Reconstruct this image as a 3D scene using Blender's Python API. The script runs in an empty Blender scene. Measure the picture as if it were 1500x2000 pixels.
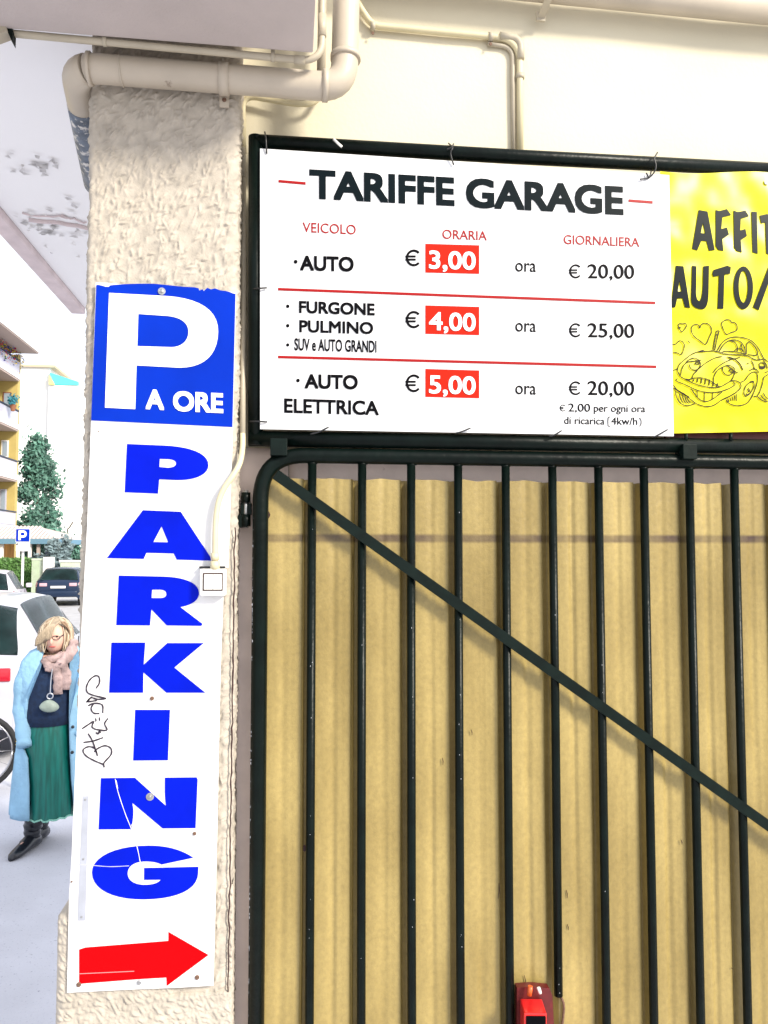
import bpy, bmesh, math, random
import numpy as np
from mathutils import Vector, Matrix, noise
from mathutils.geometry import tessellate_polygon
random.seed(7); rng = np.random.default_rng(7)
S = bpy.context.scene
COL = S.collection
R = math.radians

# ------------------------------------------------------------------ camera
HC, DC = 1.95, 1.90                       # eye height, distance to the wall
YAW, PITCH = R(-7.0), R(3.1)
cd = bpy.data.cameras.new('camera'); cam = bpy.data.objects.new('camera', cd); COL.objects.link(cam)
cam.location = (0, -DC, HC); cam.rotation_euler = (R(90) + PITCH, 0, YAW)
cd.sensor_fit = 'VERTICAL'; cd.sensor_height = 24; cd.lens = 18.0
cd.clip_start = .05; cd.clip_end = 2000
S.camera = cam
# ------------------------------------------------------------------ sky and sun
SUN_D = Vector((-.60, .62, -.52)).normalized()      # direction the light travels
elev = math.asin(-SUN_D.z)
w = bpy.data.worlds.new('World'); S.world = w; w.use_nodes = True
nt = w.node_tree; bg = nt.nodes['Background']
sky = nt.nodes.new('ShaderNodeTexSky'); sky.sky_type = 'NISHITA'; sky.sun_disc = False
sky.sun_elevation = elev; sky.sun_rotation = math.atan2(-SUN_D.x, -SUN_D.y)
sky.air_density = 1.0; sky.dust_density = 2.5; sky.ozone_density = 1.0
# thin bright cloud veil over the blue
tcw = nt.nodes.new('ShaderNodeTexCoord'); nw = nt.nodes.new('ShaderNodeTexNoise'); nw.inputs['Scale'].default_value = 2.5; nw.inputs['Detail'].default_value = 6
nt.links.new(tcw.outputs['Generated'], nw.inputs['Vector'])
rw = nt.nodes.new('ShaderNodeValToRGB'); rw.color_ramp.elements[0].color = (.72,.72,.72,1); rw.color_ramp.elements[1].color = (.95,.95,.95,1)
nt.links.new(nw.outputs[0], rw.inputs[0])
mw = nt.nodes.new('ShaderNodeMix'); mw.data_type = 'RGBA'; nt.links.new(rw.outputs[0], mw.inputs[0]); nt.links.new(sky.outputs[0], mw.inputs[6]); mw.inputs[7].default_value = (5.2,5.4,5.9,1)
nt.links.new(mw.outputs[2], bg.inputs[0]); bg.inputs[1].default_value = .12
ld = bpy.data.lights.new('sun', 'SUN'); ld.energy = 2.7; ld.angle = R(12); ld.color = (1, .93, .80)
sun = bpy.data.objects.new('sun', ld); COL.objects.link(sun)
sun.rotation_euler = (-SUN_D).to_track_quat('Z', 'Y').to_euler()
sun.location = (3, -4, 6)
S.view_settings.view_transform = 'Standard'; S.view_settings.look = 'None'
S.view_settings.gamma = 1; S.view_settings.use_curve_mapping = False
S.view_settings.exposure = 1.12
S.cycles.use_denoising = True
S.cycles.max_bounces = 6

# ------------------------------------------------------------------ pixel helpers (photo pixels 1500x2000 -> a point on a real plane)
cy_, sy_, cp_, sp_ = math.cos(YAW), math.sin(YAW), math.cos(PITCH), math.sin(PITCH)
FW = Vector((-sy_*cp_, cy_*cp_, sp_)); RT = Vector((cy_, sy_, 0)); UP = RT.cross(FW)
EYE = Vector((0, -DC, HC))
def ray(px, py): return FW*1500 + RT*(px-750) - UP*(py-1000)
def P(px, py, Y):
    d = ray(px, py); return EYE + d*((Y+DC)/d.y)
def at(px, py, dist):                       # at a distance along the view
    d = ray(px, py); return EYE + d*(dist/1500)
def onz(px, py, z):
    d = ray(px, py); return EYE + d*((z-HC)/d.z)

# ------------------------------------------------------------------ materials
MATS = {}
def mat(name, col, rough=.6, metal=0, var=0, vscale=8, bump=0, bscale=60, coat=0, spec=.5, stretch=(1,1,1), dark=None, dscale=3, dthr=.62, bdetail=5, bdist=.002):
    if name in MATS: return MATS[name]
    m = bpy.data.materials.new(name); m.use_nodes = True; t = m.node_tree; b = t.nodes['Principled BSDF']
    b.inputs['Base Color'].default_value = (*col, 1); b.inputs['Roughness'].default_value = rough
    b.inputs['Metallic'].default_value = metal; b.inputs['Coat Weight'].default_value = coat
    b.inputs['Specular IOR Level'].default_value = spec; b.inputs['Coat Roughness'].default_value = .08
    tc = t.nodes.new('ShaderNodeTexCoord'); mp = t.nodes.new('ShaderNodeMapping'); mp.inputs['Scale'].default_value = stretch
    t.links.new(tc.outputs['Object'], mp.inputs[0])
    cur = None
    if var:
        n = t.nodes.new('ShaderNodeTexNoise'); n.inputs['Scale'].default_value = vscale; n.inputs['Detail'].default_value = 6
        t.links.new(mp.outputs[0], n.inputs['Vector'])
        r = t.nodes.new('ShaderNodeValToRGB'); r.color_ramp.elements[0].position = .3; r.color_ramp.elements[1].position = .7
        r.color_ramp.elements[0].color = (*[max(0, c*(1-var)) for c in col], 1)
        r.color_ramp.elements[1].color = (*[min(1, c*(1+var)) for c in col], 1)
        t.links.new(n.outputs[0], r.inputs[0]); cur = r.outputs[0]
    if dark:
        n = t.nodes.new('ShaderNodeTexNoise'); n.inputs['Scale'].default_value = dscale; n.inputs['Detail'].default_value = 8; n.inputs['Roughness'].default_value = .7
        t.links.new(mp.outputs[0], n.inputs['Vector'])
        r = t.nodes.new('ShaderNodeValToRGB'); r.color_ramp.elements[0].position = dthr; r.color_ramp.elements[1].position = dthr+.06
        r.color_ramp.elements[0].color = (0,0,0,1); r.color_ramp.elements[1].color = (1,1,1,1)
        t.links.new(n.outputs[0], r.inputs[0])
        mx = t.nodes.new('ShaderNodeMix'); mx.data_type = 'RGBA'
        t.links.new(r.outputs[0], mx.inputs[0])
        if cur: t.links.new(cur, mx.inputs[6])
        else: mx.inputs[6].default_value = (*col, 1)
        mx.inputs[7].default_value = (*dark, 1); cur = mx.outputs[2]
    if cur: t.links.new(cur, b.inputs['Base Color'])
    if bump:
        n = t.nodes.new('ShaderNodeTexNoise'); n.inputs['Scale'].default_value = bscale; n.inputs['Detail'].default_value = bdetail
        t.links.new(mp.outputs[0], n.inputs['Vector'])
        bp = t.nodes.new('ShaderNodeBump'); bp.inputs['Strength'].default_value = bump; bp.inputs['Distance'].default_value = bdist
        t.links.new(n.outputs[0], bp.inputs['Height']); t.links.new(bp.outputs[0], b.inputs['Normal'])
    MATS[name] = m; return m

M = dict(
 wall=mat('cream_plaster', (.64,.585,.44), .8, var=.05, vscale=3, bump=.35, bscale=90, dark=(.55,.47,.33), dscale=5, dthr=.70),
 jamb=mat('pink_plaster', (.88,.74,.67), .85, var=.08, vscale=14, bump=.6, bscale=60, dark=(.55,.42,.38), dscale=16, dthr=.66),
 stucco=mat('rough_stucco', (.42,.375,.315), .9, var=.16, vscale=34, bump=.4, bscale=260, dark=(.25,.21,.175), dscale=34, dthr=.66),
 soffit=mat('lilac_soffit_paint', (.48,.42,.40), .8, var=.10, vscale=4, bump=.5, bscale=160, dark=(.36,.30,.29), dscale=18, dthr=.68),
 ceil=mat('white_ceiling_paint', (.90,.89,.90), .85, var=.02, vscale=2, bump=.3, bscale=40, dark=(.5,.48,.48), dscale=9, dthr=.74, stretch=(1,.6,1)),
 ceiledge=mat('pink_edge_paint', (.66,.56,.57), .8, var=.12, vscale=10, bump=.4, bscale=40),
 pipe=mat('beige_pipe_paint', (.46,.40,.32), .45, var=.07, vscale=10, bump=.15, bscale=40, dark=(.26,.21,.165), dscale=16, dthr=.63),
 pipepeel=mat('peeling_pipe_paint', (.13,.16,.21), .5, var=.4, vscale=30, bump=.5, bscale=30, dark=(.62,.60,.58), dscale=34, dthr=.53),
 conduit=mat('beige_conduit_paint', (.42,.37,.28), .5, var=.08, vscale=20, bump=.15, bscale=60),
 conduit_w=mat('ivory_conduit_paint', (.60,.53,.34), .5, var=.06, vscale=20, bump=.15, bscale=60),
 green=mat('dark_green_gloss_paint', (.0018,.0048,.0038), .34, var=.4, vscale=18, bump=.6, bscale=55, spec=.13, dark=(.30,.34,.36), dscale=60, dthr=.76),
 strap=mat('dark_green_strap_paint', (.0028,.0075,.006), .42, spec=.13, var=.3, vscale=30, bump=.2, bscale=90),
 white=mat('white_vinyl', (.70,.70,.71), .30, coat=.2, var=.02, vscale=3, bump=.06, bscale=5, dark=(.55,.54,.52), dscale=70, dthr=.76),
 whitep=mat('white_painted_plate', (.72,.71,.71), .38, coat=.1, var=.04, vscale=6, bump=.08, bscale=8, dark=(.50,.47,.43), dscale=55, dthr=.745),
 blue=mat('royal_blue_print', (.0,.008,.44), .42, spec=.07, var=.14, vscale=9),
 bluesq=mat('bright_blue_print', (.0,.024,.38), .38, spec=.09, var=.14, vscale=6),
 red=mat('red_print', (.50,.0,.002), .42, spec=.06, var=.10, vscale=9),
 orange=mat('orange_red_print', (.46,.014,.004), .4, spec=.08),
 redline=mat('red_line_print', (.30,.004,.004), .35, spec=.2),
 redtxt=mat('dark_red_print', (.28,.008,.008), .4, spec=.2),
 black=mat('black_print', (.002,.002,.003), .4, spec=.06),
 navy=mat('dark_teal_print', (.001,.005,.007), .30, spec=.10),
 letw=mat('white_print', (.85,.85,.86), .35, coat=.2),
 yellow=mat('yellow_pvc_banner', (.72,.66,.0), .30, coat=.07, spec=.3, bump=1.0, bscale=7, bdist=.022, bdetail=1),
 ink=mat('brown_black_ink', (.012,.005,.002), .5, spec=.2),
 screw=mat('zinc_screw', (.42,.42,.42), .4, .9, var=.2, vscale=200),
 rust=mat('rusty_screw', (.16,.09,.06), .7, .3, var=.3, vscale=200),
 alu=mat('aluminium_strip', (.50,.52,.58), .35, .6, var=.08, vscale=30),
 tie=mat('black_cable_tie', (.01,.01,.012), .4),
 crack=mat('dark_crack', (.045,.02,.018), .9),
 plastic=mat('ivory_plastic', (.80,.79,.74), .35, var=.02, vscale=20),
 lockred=mat('red_lock_paint', (.62,.012,.012), .35, coat=.3, var=.12, vscale=60),
 lockdark=mat('dark_red_lock_paint', (.10,.006,.006), .45, var=.2, vscale=60),
 knob=mat('orange_knob', (.60,.10,.02), .4), 
 ground=mat('pale_paving_asphalt', (.42,.42,.44), .9, var=.14, vscale=3, bump=.6, bscale=180, dark=(.34,.34,.37), dscale=60, dthr=.62, bdist=.004),
 walk=mat('worn_pavement_concrete', (.56,.56,.61), .85, var=.12, vscale=1.6, bump=.8, bscale=90, dark=(.30,.30,.36), dscale=70, dthr=.60, bdist=.003),
 kerb=mat('granite_kerb', (.40,.39,.38), .8, var=.15, vscale=30),
)

# translucent corrugated sheet: ochre, streaked, shade of the rail behind painted in as a dark band
def sheet_mat():
    m = bpy.data.materials.new('ochre_corrugated_sheet'); m.use_nodes = True; t = m.node_tree; b = t.nodes['Principled BSDF']
    N = t.nodes.new; L = t.links.new
    tc = N('ShaderNodeTexCoord')
    mp = N('ShaderNodeMapping'); mp.inputs['Scale'].default_value = (3, 3, 1.1); L(tc.outputs['Object'], mp.inputs[0])
    n1 = N('ShaderNodeTexNoise'); n1.inputs['Scale'].default_value = 2.2; n1.inputs['Detail'].default_value = 7; L(mp.outputs[0], n1.inputs['Vector'])
    r1 = N('ShaderNodeValToRGB'); e = r1.color_ramp.elements
    e[0].position = .28; e[0].color = (.215,.155,.046,1); e[1].position = .75; e[1].color = (.385,.292,.105,1)
    L(n1.outputs[0], r1.inputs[0])
    n2 = N('ShaderNodeTexNoise'); n2.inputs['Scale'].default_value = 75; n2.inputs['Detail'].default_value = 6; n2.inputs['Roughness'].default_value = .7; L(tc.outputs['Object'], n2.inputs['Vector'])
    mx = N('ShaderNodeMix'); mx.data_type = 'RGBA'; mx.blend_type = 'OVERLAY'; mx.inputs[0].default_value = .35
    L(r1.outputs[0], mx.inputs[6]); L(n2.outputs[0], mx.inputs[7])
    # dark band: shadow of an unmodelled rail behind, painted into the base colour
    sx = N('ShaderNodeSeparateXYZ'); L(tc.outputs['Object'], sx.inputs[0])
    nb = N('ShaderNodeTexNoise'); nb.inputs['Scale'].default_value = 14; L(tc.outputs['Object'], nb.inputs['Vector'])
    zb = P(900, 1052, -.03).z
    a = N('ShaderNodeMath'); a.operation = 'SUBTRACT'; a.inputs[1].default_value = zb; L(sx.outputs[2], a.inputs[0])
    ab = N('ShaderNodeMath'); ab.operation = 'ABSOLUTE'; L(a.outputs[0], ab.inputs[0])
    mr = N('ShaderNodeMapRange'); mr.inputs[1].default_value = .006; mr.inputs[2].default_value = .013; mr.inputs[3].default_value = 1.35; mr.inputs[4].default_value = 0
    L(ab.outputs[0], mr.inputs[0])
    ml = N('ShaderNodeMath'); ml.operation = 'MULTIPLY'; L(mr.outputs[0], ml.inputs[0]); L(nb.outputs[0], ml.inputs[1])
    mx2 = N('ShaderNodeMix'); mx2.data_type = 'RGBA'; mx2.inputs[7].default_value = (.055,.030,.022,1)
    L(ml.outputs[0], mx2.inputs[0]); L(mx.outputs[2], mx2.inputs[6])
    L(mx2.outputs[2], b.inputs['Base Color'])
    b.inputs['Roughness'].default_value = .34
    bp = N('ShaderNodeBump'); bp.inputs['Strength'].default_value = .35; bp.inputs['Distance'].default_value = .003
    L(n2.outputs[0], bp.inputs['Height']); L(bp.outputs[0], b.inputs['Normal'])
    return m
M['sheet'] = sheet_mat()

# ------------------------------------------------------------------ object helpers
def wm(o): return (wm(o.parent) @ o.matrix_parent_inverse @ o.matrix_basis) if o.parent else o.matrix_basis.copy()
def link(name, me, m=None, parent=None, smooth=False):
    o = bpy.data.objects.new(name, me); COL.objects.link(o)
    if m is not None and not me.materials: me.materials.append(m)
    if parent is not None: o.parent = parent; o.matrix_parent_inverse = wm(parent).inverted()
    if smooth: me.shade_smooth()
    return o
def tag(o, label, cat, group=None):
    o['label'] = label; o['category'] = cat
    if group: o['group'] = group
    return o
def thing(name, label, cat, loc=(0,0,0), rz=0, group=None):
    o = bpy.data.objects.new(name, None); COL.objects.link(o); o.location = loc; o.rotation_euler = (0,0,rz)
    o.empty_display_size = .1; tag(o, label, cat, group); return o
def struct(o): o['kind'] = 'structure'; return o
def mesh(vs, fs, name='m'):
    me = bpy.data.meshes.new(name); me.from_pydata([tuple(v) for v in vs], [], fs); me.update(); return me
def bm_mesh(bm):
    me = bpy.data.meshes.new('m'); bmesh.ops.recalc_face_normals(bm, faces=bm.faces); bm.to_mesh(me); bm.free(); return me
def box_bm(x0,x1,y0,y1,z0,z1, bev=0, seg=2, bm=None):
    bm = bm or bmesh.new()
    g = bmesh.ops.create_cube(bm, size=1)['verts']
    for v in g: v.co = Vector(((x0+x1)/2+v.co.x*(x1-x0), (y0+y1)/2+v.co.y*(y1-y0), (z0+z1)/2+v.co.z*(z1-z0)))
    if bev:
        es = list({e for v in g for e in v.link_edges})
        bmesh.ops.bevel(bm, geom=es, offset=bev, segments=seg, affect='EDGES', profile=.5)
    return bm
def box(name, x0,x1,y0,y1,z0,z1, m, parent=None, bev=0):
    return link(name, bm_mesh(box_bm(x0,x1,y0,y1,z0,z1,bev)), m, parent)
def smooth_path(pts, k=6):
    """Catmull-Rom through the points"""
    pts = [Vector(p) for p in pts]
    if len(pts) < 3: return pts
    q = [pts[0]*2-pts[1]] + pts + [pts[-1]*2-pts[-2]]; out = []
    for i in range(1, len(q)-2):
        a,b,c,d = q[i-1:i+3]
        for s in range(k):
            t = s/k
            out.append(.5*((2*b)+(c-a)*t+(2*a-5*b+4*c-d)*t*t+(3*b-a-3*c+d)*t**3))
    out.append(pts[-1]); return out
def round_path(pts, rad, k=7):
    """polyline with its inner corners rounded by arcs"""
    pts = [Vector(p) for p in pts]; out = [pts[0]]
    for i in range(1, len(pts)-1):
        a, b, c = pts[i-1], pts[i], pts[i+1]; r = rad[i-1] if isinstance(rad, (list,tuple)) else rad
        u = (a-b); v = (c-b); r = min(r, u.length*.49, v.length*.49); p0 = b+u.normalized()*r; p1 = b+v.normalized()*r
        for s in range(k+1):
            t = s/k; out.append(p0*(1-t)**2 + b*2*t*(1-t) + p1*t*t)
    out.append(pts[-1]); return out
def tube_me(pts, r, n=14, cap=True, closed=False):
    pts = [Vector(p) for p in pts]; N = len(pts); vs = []; fs = []
    rr = r if isinstance(r, (list,tuple)) else [r]*N
    t0 = (pts[1]-pts[0]).normalized(); up = Vector((0,0,1)) if abs(t0.z) < .9 else Vector((0,1,0))
    nrm = (up - t0*up.dot(t0)).normalized()
    for i, p in enumerate(pts):
        t = (pts[min(i+1,N-1)]-pts[max(i-1,0)]).normalized()
        nrm = (nrm - t*nrm.dot(t)).normalized(); b = t.cross(nrm)
        for k in range(n):
            a = 2*math.pi*k/n; vs.append(p + (nrm*math.cos(a)+b*math.sin(a))*rr[i])
    for i in range(N-1):
        for k in range(n):
            k2 = (k+1)%n; fs.append((i*n+k, i*n+k2, (i+1)*n+k2, (i+1)*n+k))
    if cap: fs.append(tuple(range(n-1,-1,-1))); fs.append(tuple((N-1)*n+k for k in range(n)))
    return mesh(vs, fs)
def tube(name, pts, r, m, parent=None, n=14):
    me = tube_me(pts, r, n); o = link(name, me, m, parent)
    for p in me.polygons: p.use_smooth = len(p.vertices) == 4
    return o
def path_loops(s, k=10):
    """tiny SVG path reader: M L C Z in photo pixels"""
    tk = s.replace(',', ' ').split(); loops = []; cur = None; i = 0; cmd = None
    while i < len(tk):
        if tk[i].isalpha(): cmd = tk[i]; i += 1
        if cmd == 'Z': continue
        if cmd == 'M': cur = [(float(tk[i]), float(tk[i+1]))]; loops.append(cur); i += 2; cmd = 'L'
        elif cmd == 'L': cur.append((float(tk[i]), float(tk[i+1]))); i += 2
        elif cmd == 'C':
            v = [float(x) for x in tk[i:i+6]]; i += 6; a = cur[-1]
            for q in range(1, k+1):
                t = q/k; u = 1-t
                cur.append((a[0]*u**3+3*v[0]*u*u*t+3*v[2]*u*t*t+v[4]*t**3, a[1]*u**3+3*v[1]*u*u*t+3*v[3]*u*t*t+v[5]*t**3))
    return loops
def slab_me(loops3, th):
    """loops of 3-D points on a plane Y=const, front face there, body th behind it"""
    tris = tessellate_polygon([[Vector(p) for p in l] for l in loops3])
    flat = [Vector(p) for l in loops3 for p in l]; n = len(flat)
    vs = flat + [p + Vector((0, th, 0)) for p in flat]; fs = []
    for t in tris:
        a,b,c = t
        nr = (flat[b]-flat[a]).cross(flat[c]-flat[a])
        if nr.length < 1e-14: continue
        if nr.y > 0: a,c = c,a
        fs.append((a,b,c)); fs.append((a+n,c+n,b+n))
    o = 0
    for l in loops3:
        k = len(l)
        for i in range(k): fs.append((o+i, o+(i+1)%k, n+o+(i+1)%k, n+o+i))
        o += k
    bm = bmesh.new(); me = mesh(vs, fs); bm.from_mesh(me); bmesh.ops.recalc_face_normals(bm, faces=bm.faces); bm.to_mesh(me); bm.free()
    return me
def print_(name, path, Y, m, parent, th=.0012, k=10):
    loops = path_loops(path, k) if isinstance(path, str) else path
    return link(name, slab_me([[P(x, y, Y) for x, y in l] for l in loops], th), m, parent)
def quad(name, x0,y0,x1,y1,h, Y, m, parent, th=.0012):        # a bar along a line, h pixels thick
    return print_(name, [[(x0,y0-h/2),(x1,y1-h/2),(x1,y1+h/2),(x0,y0+h/2)]], Y, m, parent, th)
_H = None
def text_verts(body, bold):
    c = bpy.data.curves.new('t', 'FONT'); c.body = body; c.offset = bold; c.resolution_u = 4; c.fill_mode = 'FRONT'; c.extrude = .01
    o = bpy.data.objects.new('t', c); COL.objects.link(o)
    me = bpy.data.meshes.new_from_object(o.evaluated_get(bpy.context.evaluated_depsgraph_get()))
    bpy.data.objects.remove(o); bpy.data.curves.remove(c); return me
def text(body, x0, y0, x1, y1, cap, Y, m, parent, bold=0, name='lettering', slant=0):
    """one printed line: baseline from (x0,y0) to (x1,y1) in photo pixels, capitals cap pixels tall"""
    global _H
    bpy.context.view_layer.update()
    me = text_verts(body, 0)
    if _H is None:
        h = text_verts('H', 0); _H = max(v.co.y for v in h.vertices)
    xs = [v.co.x for v in me.vertices]; a, b = min(xs), max(xs); hh = _H + 2*bold
    o = P(x0, y0, Y); u = (P(x1, y1, Y)-o)/(b-a+2*bold); vv = (P(x0+slant*cap, y0-cap, Y)-o)/hh
    offs = [(0,0)] if bold < .004 else ([(0,0),(1,0),(-1,0),(0,1),(0,-1),(1,1),(-1,1),(1,-1),(-1,-1)] if bold > .015 else [(-1,-.5),(1,.5)])
    bm = bmesh.new()
    for k, (ox, oy) in enumerate(offs):
        m2 = me.copy()
        for v in m2.vertices:
            c = v.co; w_ = o + u*(c.x-a+bold+ox*bold) + vv*(c.y+bold+oy*bold); w_.y = Y - .00006*k + (0 if c.z > 0 else .0012); v.co = w_
        bm.from_mesh(m2); bpy.data.meshes.remove(m2)
    me = bpy.data.meshes.new('m'); bm.to_mesh(me); bm.free()
    return link(name, me, m, parent)
def euro(x0, x1, y0, y1, Y, m, parent, wgt):
    """euro sign between px x0..x1 and y0..y1"""
    cx = x0+(x1-x0)*.58; cy = (y0+y1)/2; rx = (x1-x0)*.56; ry = (y1-y0)/2
    out = []; inn = []
    for i in range(25):
        a = R(42 + 276*i/24); out.append((cx+rx*math.cos(a), cy-ry*math.sin(a))); inn.append((cx+(rx-wgt)*math.cos(a), cy-(ry-wgt)*math.sin(a)))
    loops = [out + inn[::-1]]
    bm = bmesh.new()
    for j, lp in enumerate([loops[0]] + [[(x0,cy+d-wgt*.4),(x0+(x1-x0)*.72,cy+d-wgt*.4),(x0+(x1-x0)*.72,cy+d+wgt*.4),(x0,cy+d+wgt*.4)] for d in (-(y1-y0)*.09, (y1-y0)*.10)]):
        bm.from_mesh(slab_me([[P(x,y,Y-.0003*(j>0)) for x,y in lp]], .0012))
    me = bpy.data.meshes.new('m'); bm.to_mesh(me); bm.free(); return link('euro_sign', me, m, parent)
def ell(cx, cy, rx, ry, n=28): return [(cx+rx*math.cos(2*math.pi*i/n), cy+ry*math.sin(2*math.pi*i/n)) for i in range(n)]
def lathe_me(prof, n=20):
    """profile (r, z) turned about z"""
    vs = []; fs = []
    for r, z in prof:
        for k in range(n): a = 2*math.pi*k/n; vs.append((r*math.cos(a), r*math.sin(a), z))
    for i in range(len(prof)-1):
        for k in range(n): fs.append((i*n+k, i*n+(k+1)%n, (i+1)*n+(k+1)%n, (i+1)*n+k))
    fs.append(tuple(range(n-1,-1,-1))); fs.append(tuple((len(prof)-1)*n+k for k in range(n))); return mesh(vs, fs)
def screw(px, py, Y, r, parent, m, washer=False, name='screw'):
    me = lathe_me([(r,0),(r,.001),(r*.8,.0016)] if not washer else [(r,0),(r,.0010),(r*.62,.0012),(r*.55,.0008),(r*.45,.0009),(r*.4,.003),(r*.25,.0035)], 18)
    o = link(name, me, m, None); o.matrix_world = Matrix.Translation(P(px,py,Y)) @ Matrix.Rotation(R(90), 4, 'X')
    if parent: o.parent = parent; o.matrix_parent_inverse = parent.matrix_basis.inverted()
    return o
def cyl_between(name, a, b, r, m, parent=None, n=14): return tube(name, [a, b], r, m, parent, n)

# ================================================================== SETTING
g = bpy.data.meshes.new('g')
ground = struct(link('ground', mesh([(-400,-300,0),(400,-300,0),(400,700,0),(-400,700,0)], [(0,1,2,3)]), M['ground']))
XL = P(166, 700, -.12).x                 # left edge of the pillar
XR = P(463, 700, -.12).x                 # right edge of the pillar
# pavement slab under the portico with a kerb
struct(link('pavement', bm_mesh(box_bm(-3.75, 4, -3.0, 14, -.2, .012, .004)), M['walk']))
struct(link('kerb', bm_mesh(box_bm(-3.90, -3.753, -3.0, 14, -.2, .016, .012)), M['kerb']))

# the garage wall: one plastered sheet with thickness, with fine unevenness
def wall_mesh(x0,x1,z0,z1,y,th,step,amp):
    nx = int((x1-x0)/step)+1; nz = int((z1-z0)/step)+1; vs = []; fs = []
    for j in range(nz+1):
        for i in range(nx+1):
            x = x0+(x1-x0)*i/nx; z = z0+(z1-z0)*j/nz
            e = 0 if i in (0,nx) or j in (0,nz) else noise.noise(Vector((x*5,z*5,3)))*amp + noise.noise(Vector((x*17,z*17,8)))*amp*.4
            vs.append((x, y+e, z))
    W = nx+1
    for j in range(nz):
        for i in range(nx): fs.append((j*W+i, j*W+i+1, (j+1)*W+i+1, (j+1)*W+i))
    b = len(vs); vs += [(x0,y+th,z0),(x1,y+th,z0),(x1,y+th,z1),(x0,y+th,z1)]
    fs.append((b+1,b,b+3,b+2))
    bot = [i for i in range(W)]; top = [nz*W+i for i in range(W)]; lef = [j*W for j in range(nz+1)]; rig = [j*W+nx for j in range(nz+1)]
    fs += [tuple([b,b+1]+bot[::-1]), tuple([b+2,b+3]+top), tuple([b+3,b]+lef), tuple([b+1,b+2]+rig[::-1])]
    return mesh(vs, fs)
WT = 3.56
gw = link('garage_wall', wall_mesh(XR-.06, 3.6, 0, WT, 0, .3, .03, .0025), M['wall'], smooth=False)
for p in gw.data.polygons: p.use_smooth = len(p.vertices) == 4 and p.index < len(gw.data.polygons)-5
struct(gw)
# pinkish plaster surround of the gate (jamb and lintel), proud of the wall
ZL = P(800, 880, -.006).z
XJ = P(520, 1300, -.006).x
struct(link('gate_jamb', wall_mesh(XR-.03, XJ+.05, 0.0, ZL, -.006, .0055, .02, .0012), M['jamb'], smooth=True))
struct(link('gate_lintel', wall_mesh(XJ+.052, 3.2, P(800,960,-.006).z, ZL, -.0065, .006, .02, .001), M['jamb'], smooth=True))

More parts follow.
